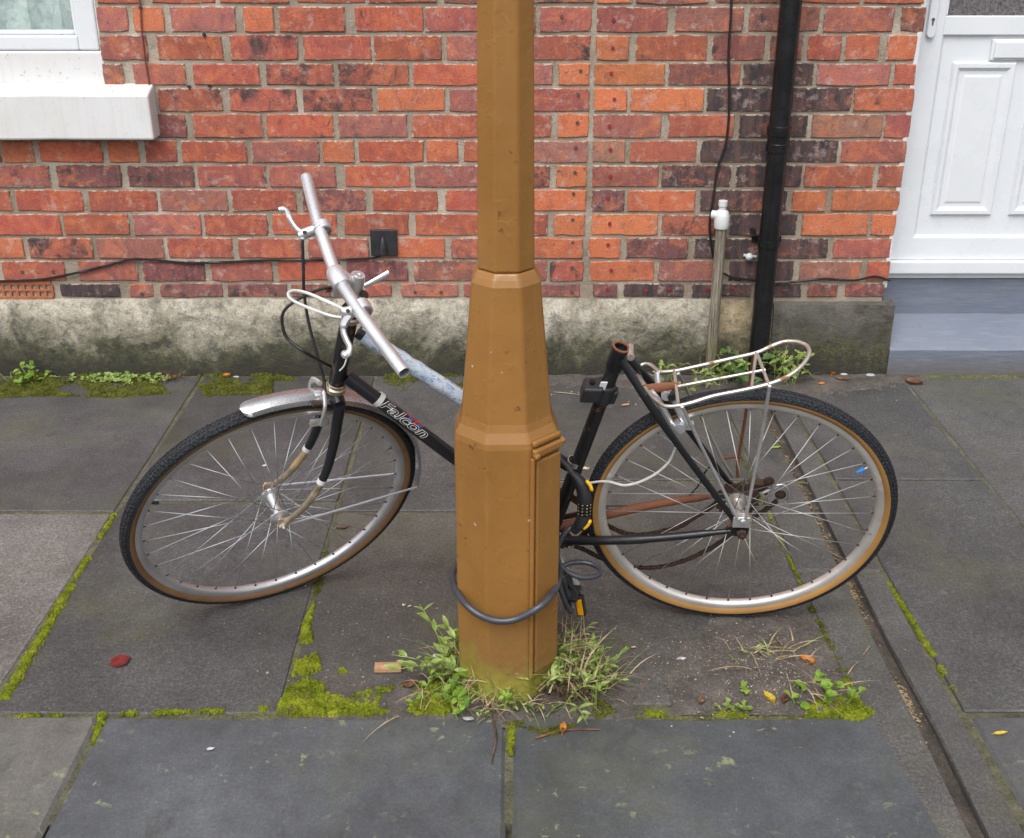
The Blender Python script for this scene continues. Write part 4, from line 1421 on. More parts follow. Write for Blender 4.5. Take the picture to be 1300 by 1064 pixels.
cable([(-60, 357), (0, 357), (50, 355), (85, 349), (120, 341), (150, 333), (172, 329), (205, 331), (240, 334), (285, 333), (330, 331), (400, 330), (450, 329), (478, 327), (486, 321)], YW - 0.006, 0.0042, 'cableblack', 'black cable sagging along the wall from the left to the cover plate')
cable([(930, -40), (928, 20), (925, 70), (926, 130), (922, 180), (911, 215), (906, 250), (901, 285), (904, 318), (907, 330)], YW - 0.006, 0.0042, 'cableblack', 'thin black cable hanging down the wall left of the drainpipe')
cable([(918, 347), (932, 353), (950, 355), (975, 360), (1000, 359), (1025, 356), (1050, 354), (1085, 356), (1110, 351), (1130, 356)], YW - 0.006, 0.0040, 'cableblack', 'black cable running low on the wall behind the drainpipe to the door')
cable([(174, -40), (178, 10), (180, 40), (184, 75), (189, 105), (193, 130), (196, 170)], YW - 0.004, 0.0028, 'redwire', 'thin red-brown wire down the bricks beside the window sill', 'wire', 'wire')

# black cover plate where the cable enters
cpY = YW - 0.004
pc = onY(487.5, 308, cpY)
cpo = MB()
cpo.box((pc.x, cpY - 0.002, pc.z), (0.092, 0.010, 0.094))
cpe = cpo.build('cable_cover', MT['blackplastic'], None, bevel=0.003)
tag(cpe, 'square black cable cover plate on the bricks behind the handlebars', 'cover plate')
co = MB(); vs = []
bz = pc.z - 0.040
co.lathe((pc.x - 0.003, cpY - 0.006, bz), (0, 0, 1), [(0.016, 0.0), (0.015, 0.02), (0.011, 0.04), (0.006, 0.056), (1e-4, 0.062)], 14)
co.build('hood', MT['blackplastic'], cpe, smooth=50)

# ================================================================== BICYCLE
def nvec(az, el): return V((math.sin(az) * math.cos(el), -math.cos(az) * math.cos(el), math.sin(el)))


DY = V((0, 0.012, 0))
RC = V((0.502, 2.171, 0.329)) + DY          # rear hub
NR = nvec(-0.068, -0.249)                   # bike's lateral axis (towards the camera)
HF = V((-0.536, 2.221, 0.3125)) + DY         # front hub
NF = nvec(0.487, -0.406)                    # steered front axle direction
BF = V((0, 0, 1)).cross(NR).normalized()
if BF.x > 0: BF = -BF                       # bike forward (left)
BU = NR.cross(BF)
if BU.z < 0: BU = -BU


def bp(f, u, n=0.0): return RC + BF * f + BU * u + NR * n


def pl(x, y, off=0.0): return onplane(x, y, RC + NR * off, NR)


bike = empty('bicycle', ground(640, 770), 'old black lightweight bicycle without a saddle leaning behind the brown post', 'bicycle')
RT = 0.339


def spoke_mesh():
    mb = MB(); mb.tube([(0, 0, 0), (0, 0, 1)], 0.00092, 6)
    me = bpy.data.meshes.new('spoke')
    me.from_pydata(mb.v, [], mb.f)
    me.polygons.foreach_set('use_smooth', [True] * len(me.polygons))
    return me


SPM = spoke_mesh()
SPM.materials.append(MT['spoke'])
SPM2 = SPM.copy(); SPM2.materials.clear(); SPM2.materials.append(MT['spoker'])


def wheel(name, C, N, gum, rimm, spm, ref, flange, fo, phase, skip=(), gumw=1):
    w_ = empty(name, C)
    del_ = None
    w_.parent = bike; w_.location = C - wl(bike)
    LOC[w_.name] = C
    rc, rt = RT - 0.0165, 0.0165
    # tyre: closed section, gum walls and black tread
    prof = []; mis = []
    K_ = 20
    for i in range(K_):
        a = 2 * math.pi * i / K_            # 0 = outwards
        rad = rt * (1.0 + (0.03 if i % 2 == 0 and (i < 5 or i > 15) else 0))
        prof.append((rc + rad * math.cos(a), rt * 0.98 * math.sin(a)))
        am = 360 * (i + .5) / K_
        am = min(am, 360 - am)
        mis.append(0 if am < 82 else 1)
    tm = MB().lathe(C, N, prof, 120, ref=ref, closed=True, mis=mis)
    tm.build('tyre', [MT['tyre'], MT[gum]], w_, smooth=50)
    # tread blocks
    tb = MB()
    u = (ref - N * ref.dot(N)).normalized(); b = N.cross(u)
    for i in range(190):
        a = 2 * math.pi * i / 190
        for j, off in enumerate((-52, -26, 0, 26, 52)):
            aa = a + (math.pi / 190 if j % 2 else 0)
            dr = u * math.cos(aa) + b * math.sin(aa); tg = N.cross(dr)
            q = math.radians(off)
            out = dr * math.cos(q) + N * math.sin(q)
            side = N * math.cos(q) - dr * math.sin(q)
            tb.box(C + dr * rc + out * (rt + 0.0006), (0.0068, 0.0048, 0.0018), (tg, side, out))
    o = tb.build('tread', MT['tyre'], w_); o['kind'] = 'stuff'
    # rim
    r0 = RT - 0.033
    rp = [(r0 + 0.006, -0.0105), (r0 + 0.006, 0.0105), (r0 - 0.004, 0.0112), (r0 - 0.010, 0.0085), (r0 - 0.013, 0.0035), (r0 - 0.013, -0.0035), (r0 - 0.010, -0.0085), (r0 - 0.004, -0.0112)]
    MB().lathe(C, N, rp, 120, ref=ref, closed=True).build('rim', rimm, w_, smooth=40)
    # nipples on the rim's inner face
    nn_ = 36
    np_ = MB()
    for i in range(nn_):
        a = phase + 2 * math.pi * i / nn_
        dr = u * math.cos(a) + b * math.sin(a)
        np_.tube([C + dr * (r0 - 0.0125), C + dr * (r0 - 0.019)], 0.0017, 6)
        np_.disc(C + dr * (r0 - 0.0132), dr, 0.0027, 0.0012, 8)
    o = np_.build('spoke_nipple', MT['rust'], w_); o['kind'] = 'stuff'
    for i in range(nn_):
        if i in skip: continue
        a = phase + 2 * math.pi * i / nn_
        sd = 1 if i % 2 else -1
        q = (i // 2) % 2
        ah = a + (1 if q else -1) * math.radians(72)
        ph = C + (u * math.cos(ah) + b * math.sin(ah)) * flange + N * (sd * fo)
        pr = C + (u * math.cos(a) + b * math.sin(a)) * (r0 - 0.016)
        if name == 'rear_wheel' and random.random() < .18: pr = pr + V((random.uniform(-.01, .01), random.uniform(-.012, .012), random.uniform(-.01, .01)))
        dv = pr - ph
        sp = bpy.data.objects.new('spoke', spm)
        put(sp, ph, w_)
        sp.rotation_mode = 'QUATERNION'
        sp.rotation_quaternion = dv.to_track_quat('Z', 'Y')
        sp.scale = (1, 1, dv.length)
    return w_


fw_ = wheel('front_wheel', HF, NF, 'gumdark', MT['rim'], SPM, V((0, 0, 1)), 0.019, 0.033, 0.05)
rw_ = wheel('rear_wheel', RC, NR, 'gum', MT['rimr'], SPM2, V((0, 0, 1)), 0.022, 0.030, 0.02, skip=(3, 10, 21))
fv = HF + (onplane(186, 638, HF, NF) - HF).normalized() * 0.292; fvd = (HF - fv).normalized()
MB().tube([fv - fvd * 0.016, fv + fvd * 0.008, fv + fvd * 0.016], [0.003, 0.0042, 0.0035], 8).build('valve', MT['blackplastic'], fw_, smooth=40)
# hubs
hb = MB()
hb.lathe(HF, NF, [(0.004, -0.048), (0.010, -0.040), (0.022, -0.036), (0.022, -0.031), (0.012, -0.028), (0.0085, 0), (0.012, 0.028), (0.022, 0.031), (0.022, 0.036), (0.010, 0.040), (0.004, 0.048)], 20)
hb.build('hub', MT['alu'], fw_, smooth=40)
ax = MB(); ax.tube([HF - NF * 0.070, HF + NF * 0.070], 0.0045, 8)
for s_ in (-1, 1): ax.disc(HF + NF * (0.060 * s_), NF, 0.0095, 0.009, 6)
ax.build('axle', MT['chromerust'], fw_, smooth=30)
hb = MB()
hb.lathe(RC, NR, [(0.004, -0.050), (0.012, -0.044), (0.026, -0.034), (0.026, -0.029), (0.014, -0.025), (0.012, 0), (0.014, 0.025), (0.026, 0.029), (0.026, 0.034), (0.012, 0.044), (0.004, 0.050)], 20)
hb.build('hub', MT['chromerust'], rw_, smooth=40)
ax = MB(); ax.tube([RC - NR * 0.080, RC + NR * 0.086], 0.0048, 8)
ax.disc(RC + NR * 0.074, NR, 0.011, 0.010, 6); ax.disc(RC - NR * 0.068, NR, 0.011, 0.010, 6)
ax.build('axle', MT['rust'], rw_, smooth=30)
# rusted sprockets on the far side
sp = MB()
for i, (r, o_) in enumerate(((0.052, -0.034), (0.046, -0.0395), (0.040, -0.045), (0.034, -0.0505), (0.029, -0.056))):
    t = 24 - 3 * i
    prof = []
    vs = []
    u = BF; b = BU
    for k in range(t * 2):
        a = 2 * math.pi * k / (t * 2)
        rr_ = r if k % 2 == 0 else r - 0.0045
        for dz_ in (-0.0012, 0.0012):
            vs.append(RC + (u * math.cos(a) + b * math.sin(a)) * rr_ + NR * (o_ + dz_))
    n2 = t * 2
    fs = [(2 * k, 2 * ((k + 1) % n2), 2 * ((k + 1) % n2) + 1, 2 * k + 1) for k in range(n2)] + [tuple(2 * k + 1 for k in range(n2)), tuple(2 * k for k in range(n2 - 1, -1, -1))]
    sp.add(vs, fs)
sp.build('sprocket_cluster', MT['rust'], rw_)
# blue capped valve on the rear rim
vp = pl(1113, 588); vq = pl(1096, 596)
vd = (vq - vp).normalized()
vm = MB().tube([vp, vq], 0.0028, 8); vm.build('valve', MT['chromerust'], rw_, smooth=40)
vm = MB().tube([vq - vd * .004, vq + vd * 0.006, vq + vd * 0.015], [0.0045, 0.0048, 0.003], 8); vm.build('valve_cap', MT['bluecap'], rw_, smooth=40)

# ---- frame
BB = bp(0.415, -0.092); LUG = bp(0.280, 0.425)
HB_, HT_ = pl(427, 487), pl(443.5, 404)
hdir = (HT_ - HB_).normalized()
frame = MB().tube([HB_ - hdir * 0.006, HT_], 0.0172, 16).build('frame', MT['blackpaintr'], bike, smooth=40)
TT0, TT1 = pl(455, 421), bp(0.363, 0.105)
DT0, DT1 = pl(440, 478), BB + BU * 0.012
for nm, a, b, r, m_ in (('top_tube', TT0, TT1, 0.0138, 'blackpaint'), ('down_tube', DT0, DT1, 0.0150, 'blackpaint'), ('seat_tube', BB, LUG, 0.0150, 'blackpaintr')):
    MB().tube([a, a.lerp(b, .33), a.lerp(b, .66), b], r, 14).build(nm, MT[m_], frame, smooth=40)
MB().tube([BB - NR * 0.034, BB + NR * 0.034], 0.020, 16).build('bottom_bracket', MT['blackpaintr'], frame, smooth=40)
# head lugs / cups
for p, r in ((HB_ - hdir * 0.008, 0.0225), (HT_ + hdir * 0.004, 0.021)):
    hc = MB().lathe(p, hdir, [(0.014, -0.010), (r, -0.008), (r, 0.001), (r - 0.003, 0.004), (r - 0.003, 0.010), (0.014, 0.012)], 18)
    hc.build('headset_cup', MT['forktan'], frame, smooth=40)
# seat lug: open tube end with a rusty rim
sdir = (LUG - BB).normalized()
sl = MB()
sl.lathe(LUG, sdir, [(0.0150, -0.045), (0.0175, -0.040), (0.0185, 0.0), (0.0185, 0.012), (0.0148, 0.012), (0.0140, -0.03), (1e-4, -0.032)], 20, mis=None)
slo = sl.build('seat_lug', MT['blackpaint'], frame, smooth=40)
MB().lathe(LUG, sdir, [(0.0188, 0.0105), (0.0192, 0.0135), (0.0148, 0.0140), (0.0142, 0.011)], 20).build('lug_rim', MT['ruststay'], slo, smooth=40)
sb_ = MB(); q = LUG - BF * 0.020 + sdir * 0.004
sb_.tube([q - NR * 0.016, q + NR * 0.020], 0.0065, 10); sb_.disc(q + NR * 0.022, NR, 0.008, 0.006, 8)
sb_.build('clamp_bolt', MT['chromerust'], slo, smooth=40)
for s_ in (-1, 1):
    a = LUG - sdir * 0.006 + NR * (0.018 * s_) - BF * 0.004
    b = bp(0.012, 0.018, 0.060 * s_)
    m = a.lerp(b, 0.35) + NR * (0.016 * s_)
    MB().tube(spline([a, m, b], 6), [0.0085] * 7 + [0.0075] * 4 + [0.006] * 2, 10).build('seat_stay', MT['blackpaint'], frame, smooth=40)
    a = BB + NR * (0.022 * s_) - BF * 0.012; b = bp(0.022, -0.004, 0.060 * s_)
    m = a.lerp(b, 0.5) + NR * (0.010 * s_)
    MB().tube(spline([a, m, b], 6), [0.0105] * 7 + [0.009] * 4 + [0.0065] * 2, 10).build('chain_stay', MT['blackpaint' if s_ > 0 else 'ruststay'], frame, smooth=40)
    dpl = MB()
    pts = [(0.034, 0.002), (0.030, -0.012), (0.010, -0.018), (-0.014, -0.012), (-0.016, 0.008), (0.002, 0.020), (0.014, 0.034), (0.022, 0.030)]
    vs = [bp(f, u, 0.060 * s_ - .002) for f, u in pts] + [bp(f, u, 0.060 * s_ + 0.003) for f, u in pts]
    n_ = len(pts)
    dpl.add(vs, [tuple(range(n_)), tuple(range(2 * n_ - 1, n_ - 1, -1))] + [(i, (i + 1) % n_, (i + 1) % n_ + n_, i + n_) for i in range(n_)])
    dpl.build('dropout', MT['rust'] if s_ < 0 else MT['blackpaintr'], frame)
# bright plate round the near rear axle
MB().box(bp(0.004, 0.030, 0.068), (0.036, 0.030, 0.004), (BF, BU, NR)).build('axle_plate', MT['alu'], frame, bevel=0.002)
MB().lathe(bp(0.0, 0.036, 0.071), NR, [(1e-4, 0.005), (0.006, 0.004), (0.007, 0.0), (1e-4, -0.001)], 10).build('plate_bolt', MT['alu'], frame, smooth=40)
# silver bands
for (p0, dr, r, mt_, ln) in ((bp(0.366, 0.128), sdir, 0.0168, 'chrome', 0.012), (bp(0.371, 0.108), sdir, 0.0166, 'alu', 0.007), (pl(481, 507), (DT1 - DT0).normalized(), 0.0168, 'greycable', 0.011)):
    MB().lathe(p0, dr, [(0.014, -ln / 2), (r, -ln / 2), (r, ln / 2), (0.014, ln / 2)], 18).build('clamp_band', MT[mt_], frame, smooth=40)
# black light bracket clamped round the seat tube
LBc = pl(765, 497)
lbm = MB()
lbm.lathe(LBc, sdir, [(0.0152, -0.024), (0.024, -0.022), (0.024, 0.022), (0.0152, 0.024)], 16)
lbm.box(LBc + BF * 0.026 + NR * 0.012 + sdir * 0.012, (0.040, 0.044, 0.036), (BF, NR, sdir))
lbm.box(LBc - BF * 0.024 - sdir * 0.01, (0.016, 0.024, 0.032), (BF, NR, sdir))
lbo = lbm.build('lamp_bracket', MT['blackplastic'], bike, bevel=0.004)
MB().disc(LBc + BF * 0.030 + NR * 0.012 + sdir * 0.0325, sdir, 0.006, 0.006, 10).build('bracket_screw', MT['blackpipe'], lbo)
MB().box(LBc + BF * 0.008 + NR * 0.020 + sdir * 0.030, (0.014, 0.004, 0.022), (BF, NR, sdir)).build('bracket_tag', MT['whiteplastic'], lbo, bevel=0.001)

# printed plastic sleeve pulled over the top tube
tdir = (TT1 - TT0).normalized()
slv = MB()
path = [TT0 + tdir * (0.012 + 0.30 * i / 16) for i in range(17)]
rs = [0.0165 + 0.0025 * mnoise.noise(V((i * .9, 0, 4))) for i in range(17)]
slv.tube(path, rs, 14)
slv.build('printed_sleeve', MT['sleeve'], frame, smooth=60)
MB().tube([p + BU * 0.018 + NR * 0.003 for p in path], 0.0028, 6).build('brake_cable', MT['greycable'], frame, smooth=60)

# maker's lettering on the down tube
ddir = (DT1 - DT0).normalized()
tside = NR
tup = tside.cross(ddir).normalized()
if tup.z < 0: tup = -tup


def tube_point(s_, hgt, lift):
    """a point on the near side of the down tube; s_ along it, hgt round it (arc length)"""
    r = 0.0150 + lift
    a = hgt / 0.0150 + math.radians(42)
    return DT0 + ddir * s_ + (tside * math.cos(a) + tup * math.sin(a)) * r


def lettering(txt, size, s0, h0, offset, lift, mat, shear, name):
    cu_ = bpy.data.curves.new('txt', 'FONT')
    cu_.body = txt; cu_.size = size; cu_.offset = offset; cu_.shear = shear; cu_.resolution_u = 3
    to = bpy.data.objects.new('txt', cu_); COL.objects.link(to)
    dg = bpy.context.evaluated_depsgraph_get(); dg.update()
    me = bpy.data.meshes.new_from_object(to.evaluated_get(dg))
    bpy.data.objects.remove(to); bpy.data.curves.remove(cu_)
    bm_ = bmesh.new(); bm_.from_mesh(me)
    bmesh.ops.triangulate(bm_, faces=bm_.faces)
    for _ in range(3):
        long_ = [e_ for e_ in bm_.edges if e_.calc_length() > 0.0035]
        if long_: bmesh.ops.subdivide_edges(bm_, edges=long_, cuts=1, use_grid_fill=True)
    bmesh.ops.triangulate(bm_, faces=bm_.faces)
    bm_.to_mesh(me); bm_.free()
    mb = MB()
    mb.add([tube_point(s0 + v.co.x * 1.55, h0 + v.co.y, lift) for v in me.vertices], [tuple(p.vertices) for p in me.polygons])
    o_ = mb.build(name, MT[mat], frame)
    bpy.data.meshes.remove(me)
    return o_


lettering('Falcon', 0.031, 0.088, -0.010, 0.0010, 0.0006, 'whitedecal', 0.35, 'lettering')
lettering('Falcon', 0.031, 0.088, -0.010, 0.0001, 0.0010, 'blackdecal', 0.35, 'lettering')


def strip(s0, s1, h0, h1, lift, mat, sh=0.0):
    mb = MB(); n_ = 8; vs = []
    for i in range(n_ + 1):
        s_ = s0 + (s1 - s0) * i / n_
        for k in range(4):
            hh = h0 + (h1 - h0) * k / 3
            vs.append(tube_point(s_ + sh * (hh - h0), hh, lift))
    mb.add(vs, [(i * 4 + j, (i + 1) * 4 + j, (i + 1) * 4 + j + 1, i * 4 + j + 1) for i in range(n_) for j in range(3)])
    return mb.build('flag_flash', MT[mat], frame)


strip(0.150, 0.200, 0.0122, 0.0155, 0.0007, 'reddecal', 0.6)
strip(0.172, 0.178, 0.0050, 0.0122, 0.0004, 'reddecal', 0.9)
strip(0.157, 0.170, 0.0050, 0.0115, 0.0003, 'bluedecal', 0.6)
strip(0.182, 0.194, 0.0050, 0.0115, 0.0003, 'bluedecal', 0.6)

# ---- fork
GFd = hdir.cross(NF).normalized()
if GFd.dot(BF) < 0: GFd = -GFd
CR = HB_ - hdir * 0.030
fork = MB()
fork.tube([CR - NF * 0.034, CR - NF * .02, CR + NF * .02, CR + NF * 0.034], [0.013, 0.0165, 0.0165, 0.013], 12)
fork.tube([CR - hdir * 0.012, CR + hdir * 0.024], 0.0165, 12)
forko = fork.build('fork', MT['blackpaint'], bike, smooth=45)
for s_ in (-1, 1):
    a = CR + NF * (0.034 * s_)
    e = HF + NF * (0.054 * s_)
    L_ = (a - e).dot(hdir)
    k1 = a - hdir * (L_ * 0.30) + NF * (0.008 * s_)
    k2 = a - hdir * (L_ * 0.56) + NF * (0.014 * s_) + GFd * 0.010
    k3 = a - hdir * (L_ * 0.80) + NF * (0.018 * s_) + (e - a).dot(GFd) * 0.55 * GFd
    full = spline([a, k1, k2, k3, e], 6)
    rr_ = [0.0122 - 0.0055 * (i / (len(full) - 1)) for i in range(len(full))]
    cut = 13
    blade = MB().tube(full[:cut + 1], rr_[:cut + 1], 12).build('fork_blade', MT['blackpaint'], forko, smooth=45)
    MB().tube(full[cut:], rr_[cut:], 12).build('fork_tip', MT['forktan'], forko, smooth=45)
    MB().tube([full[cut - 1].lerp(full[cut], .6), full[cut].lerp(full[cut + 1], .3)], rr_[cut] + 0.0012, 12).build('blade_band', MT['whiteplastic'], forko, smooth=45)
    MB().box(e + hdir * 0.004, (0.022, 0.005, 0.030), (GFd, NF, hdir)).build('dropout', MT['forktan'], forko, bevel=0.002)

# ---- front mudguard
mg = MB()
ref = V((0, 0, 1)); u = (ref - NF * ref.dot(NF)).normalized(); bb_ = NF.cross(u)


def wang(x, y):
    p = onplane(x, y, HF, NF) - HF
    return math.atan2(p.dot(bb_), p.dot(u))


a_s, a_e = wang(318, 522), wang(532, 612)
if abs(a_s - a_e) > math.pi: a_e += 2 * math.pi * (1 if a_s > a_e else -1)
prof = [(RT + 0.003, -0.023), (RT + 0.011, -0.018), (RT + 0.0145, -0.008), (RT + 0.0155, 0.0), (RT + 0.0145, 0.008), (RT + 0.011, 0.018), (RT + 0.003, 0.023)]
prof2 = prof + [(r - 0.0012, o_) for r, o_ in reversed(prof)]
mg.lathe(HF, NF, prof2, 44, a0=a_s, a1=a_e, ref=ref, closed=True, caps=True)
mgo = mg.build('front_mudguard', MT['chrome'], bike, smooth=35)
# rounded front tip
tp = MB()
vs = []
da = 0.10 * (1 if a_s > a_e else -1)
for i in range(7):
    t = i / 6
    k = math.sqrt(max(0, 1 - t * t))
    ang = a_s + da * t * 0.55
    dr = u * math.cos(ang) + bb_ * math.sin(ang)
    for (r, o_) in prof: vs.append(HF + dr * (RT + 0.0155 - (RT + 0.0155 - r) * k - 0.010 * t * t * 0) + NF * (o_ * k))
tp.add(vs, [(i * 7 + j, (i + 1) * 7 + j, (i + 1) * 7 + j + 1, i * 7 + j + 1) for i in range(6) for j in range(6)])
tp.build('mudguard_tip', MT['chrome'], mgo, smooth=40)
for s_ in (-1, 1):   # stays to the axle
    ang = a_e - (a_e - a_s) * 0.02
    dr = u * math.cos(ang) + bb_ * math.sin(ang)
    MB().tube([HF + NF * (0.060 * s_), HF + dr * (RT + 0.004) + NF * (0.024 * s_)], 0.0026, 6).build('mudguard_stay', MT['spoke'], mgo, smooth=40)

# ---- front brake
fbk = MB()
pv = CR + GFd * 0.030 + hdir * 0.004
for s_ in (-1, 1):
    fbk.tube(spline([pv + hdir * 0.020 + NF * (0.012 * s_), pv + NF * (0.040 * s_) + GFd * .006 + hdir * .006, pv + NF * (0.040 * s_) - hdir * 0.030 + GFd * .006, pv + NF * (0.026 * s_) - hdir * 0.058], 4), 0.0062, 8, flat=0.7)
    fbk.box(pv + NF * (0.020 * s_) - hdir * 0.058 + GFd * 0.002, (0.040, 0.010, 0.012), (GFd, NF, hdir))
fbk.disc(pv + GFd * 0.008, GFd, 0.011, 0.014, 12)
fbo = fbk.build('front_brake', MT['alu'], bike, smooth=40)
MB().tube([pv + GFd * 0.012 + NF * 0.030 + hdir * 0.006, pv + GFd * 0.03 + NF * 0.030 + hdir * 0.006], 0.006, 8).build('brake_nut', MT['rust'], fbo, smooth=40)

# ---- stem and handlebar
QT = HT_ + hdir * 0.100
depth_pt = HT_ + hdir * 0.085 + GFd * 0.045
QB = CC + ray(430, 354) * ((depth_pt - CC).dot(FW))
stem = MB()
stem.tube([HT_, QT - hdir * 0.01], 0.0112, 14)
stem.tube([HT_ + hdir * 0.058, QT - hdir * 0.012, QT + hdir * 0.006], [0.0125, 0.0155, 0.0140], 14)
stem.tube([QT - hdir * 0.010, QT.lerp(QB, .5) - hdir * 0.003, QB - (QB - QT).normalized() * 0.008], [0.0145, 0.0125, 0.0165], 14)
stem.tube([QB - NF * 0.023, QB - NF * 0.016, QB + NF * 0.016, QB + NF * 0.023], [0.0175, 0.0195, 0.0195, 0.0175], 16)
stem.box(QB - hdir * 0.020 + GFd * 0.006, (0.014, 0.030, 0.022), (GFd, NF, hdir))
stemo = stem.build('stem', MT['alu'], bike, smooth=40)
MB().lathe(QT + hdir * 0.006, hdir, [(1e-4, -0.003), (0.005, -0.003), (0.0062, 0.0015), (0.0078, 0.0015), (0.0078, -0.002)], 12).build('stem_bolt', MT['chrome'], stemo, smooth=40)
MB().lathe(HT_ + hdir * 0.022, hdir, [(0.012, -0.012), (0.0195, -0.011), (0.0205, 0.002), (0.0165, 0.010), (0.012, 0.012)], 8).build('lock_nut', MT['blackpaintr'], stemo, smooth=30)
MB().disc(QB - hdir * 0.026 + GFd * 0.016 - NF * 0.004, GFd, 0.008, 0.012, 6).build('clamp_bolt', MT['ruststay'], stemo)


def bar_end(x, y, t):
    p = QB + NF * t
    return CC + ray(x, y) * ((p - CC).dot(FW))


BE_F, BE_N = bar_end(389, 226, -0.285), bar_end(513, 473, 0.27)
path = spline([BE_F, BE_F.lerp(QB, 0.5) + GFd * 0.006, QB - NF * .02, QB + NF * .02, BE_N.lerp(QB, 0.5) + GFd * 0.004, BE_N], 8)
hbm = MB()
hbm.tube(path, 0.0122, 16, cap=False)
dn = (path[-1] - path[-2]).normalized(); df = (path[0] - path[1]).normalized()
hbm.lathe(path[-1], dn, [(0.0122, 0), (0.0120, 0.001), (0.0102, 0.001), (0.0100, -0.05), (1e-4, -0.05)], 16)
hbm.lathe(path[0], df, [(0.0122, 0), (0.0115, 0.004), (1e-4, 0.005)], 16)
hbo = hbm.build('handlebar', MT['alu'], bike, smooth=40)
# end sleeve on the far half: slightly thicker outer grip section with rings
gsec = spline([BE_F, BE_F.lerp(QB, 0.46) + GFd * 0.005], 8)
for t in (0.50, 0.53):
    c0 = BE_F.lerp(QB, t) + GFd * 0.006
    MB().lathe(c0, (QB - BE_F).normalized(), [(0.0118, -0.003), (0.0140, -0.002), (0.0140, 0.002), (0.0118, 0.003)], 16).build('bar_ring', MT['alu'], hbo, smooth=40)


def zpt(x, y, p):
    """pixel at the depth of point p"""
    return CC + ray(x, y) * ((p - CC).dot(FW))


# far brake lever
cF = zpt(411, 289, BE_F.lerp(QB, 0.52))
dF = cF
lv = MB()
lv.lathe(cF, (QB - BE_F).normalized(), [(0.012, -0.011), (0.0155, -0.010), (0.0155, 0.010), (0.012, 0.011)], 16)
bodyF = [cF, zpt(398, 292, dF) - NF * 0, zpt(386, 297, dF), zpt(380, 300, dF)]
lv.tube(bodyF, [0.011, 0.0105, 0.0115, 0.008], 10, flat=0.8)
lv.tube(spline([zpt(384, 304, dF), zpt(384, 297, dF), zpt(376, 290, dF), zpt(369, 280, dF), zpt(365, 270, dF), zpt(360, 265.5, dF), zpt(355, 267, dF)], 5), [0.0062] * 6 + [0.0055] * 20 + [0.0062] * 5, 8)
lvo = lv.build('brake_lever', MT['alu'], bike, smooth=45)
MB().disc(zpt(388, 293, dF) - V((0, 0.012, 0)), (0, -1, 0.3), 0.004, 0.004, 10).build('lever_screw', MT['rust'], lvo)
# near brake lever
cN = zpt(461, 391, QB.lerp(BE_N, 0.30))
dN = cN - NF * 0.0
lv = MB()
lv.lathe(cN, NF, [(0.012, -0.013), (0.0158, -0.012), (0.0158, 0.012), (0.012, 0.013)], 16)
lv.tube([cN, zpt(452, 394, dN), zpt(441, 397, dN), zpt(434, 395, dN)], [0.0125, 0.0145, 0.0125, 0.009], 10, flat=0.8)
lv.tube(spline([zpt(444, 400, dN), zpt(437, 410, dN), zpt(436, 421, dN), zpt(440, 432, dN), zpt(444, 441, dN), zpt(442, 449, dN), zpt(438.5, 450, dN)], 5), [0.0085] * 8 + [0.0062] * 16 + [0.0075] * 7, 8)
lv.lathe(zpt(438.5, 450, dN), (0, -1, 0), [(1e-4, -0.009), (0.0065, -0.0065), (0.009, 0), (0.0065, 0.0065), (1e-4, 0.009)], 12)
lvo = lv.build('brake_lever', MT['alu'], bike, smooth=45)
MB().disc(zpt(443, 394, dN) - V((0, 0.014, -0.004)), (0, -1, 0.6), 0.004, 0.004, 10).build('lever_screw', MT['rust'], lvo)
# gear lever beside the stem
gp = QT - hdir * 0.030
sh = MB()
a, b = zpt(462, 364, gp + V((0, 0.02, 0))), zpt(494, 347, gp + V((0, 0.03, 0)))
sh.tube([a, a.lerp(b, .4), b], [0.0045, 0.0055, 0.0068], 10, flat=0.5)
sho = sh.build('gear_lever', MT['alu'], bike, smooth=45)
MB().disc(zpt(462, 374, gp) , (0.4, -0.9, 0), 0.008, 0.012, 8).build('lever_pivot', MT['rust'], sho)

# control cables
def bcable(pts, r, mat, name='brake_cable'):
    return MB().tube(spline(pts, 6), r, 6).build(name, MT[mat], bike, smooth=60)


fbp = pv + GFd * 0.01 + NF * 0.03
bcable([zpt(384, 305, dF), zpt(385, 340, dF.lerp(fbp, .2)), zpt(386, 372, dF.lerp(fbp, .4)), zpt(392, 410, dF.lerp(fbp, .6)), zpt(403, 452, dF.lerp(fbp, .8)), zpt(411, 482, fbp), zpt(413, 503, fbp)], 0.0032, 'cableblack')
bcable([zpt(426, 364, QB), zpt(405, 368, QB + V((0, -.01, 0))), zpt(377, 381, QB + V((0, -.02, 0))), zpt(360, 396, QB + V((0, -.02, 0))), zpt(359, 415, QB + V((0, -.01, 0))), zpt(367, 432, QB), zpt(392, 450, QB), zpt(420, 465, DT0 + NR * .02), zpt(437, 470, DT0 + NR * 0.02)], 0.0032, 'cableblack')
bcable([zpt(435, 392, dN), zpt(418, 384, dN), zpt(392, 373, dN + V((0, .02, 0))), zpt(374, 369, dN + V((0, .03, 0))), zpt(366, 373, dN + V((0, .03, 0))), zpt(371, 381, dN + V((0, .02, 0))), zpt(392, 391, dN + V((0, .01, 0))), zpt(420, 401, dN + V((0, .005, 0))), zpt(434, 403, dN)], 0.0033, 'greycable')
bcable([zpt(441, 452, HT_), zpt(437, 464, HT_ + NR * .02), zpt(431, 471, HT_ + NR * .02)], 0.0015, 'greycable')
# rear brake cable housing curving down from the caliper
bcable([bp(0.36, 0.088, 0.03), pl(768, 611, .02), pl(795, 616, .02), pl(825, 606, .02), pl(848, 588, .02), pl(858, 568, .02)], 0.0030, 'greycable')

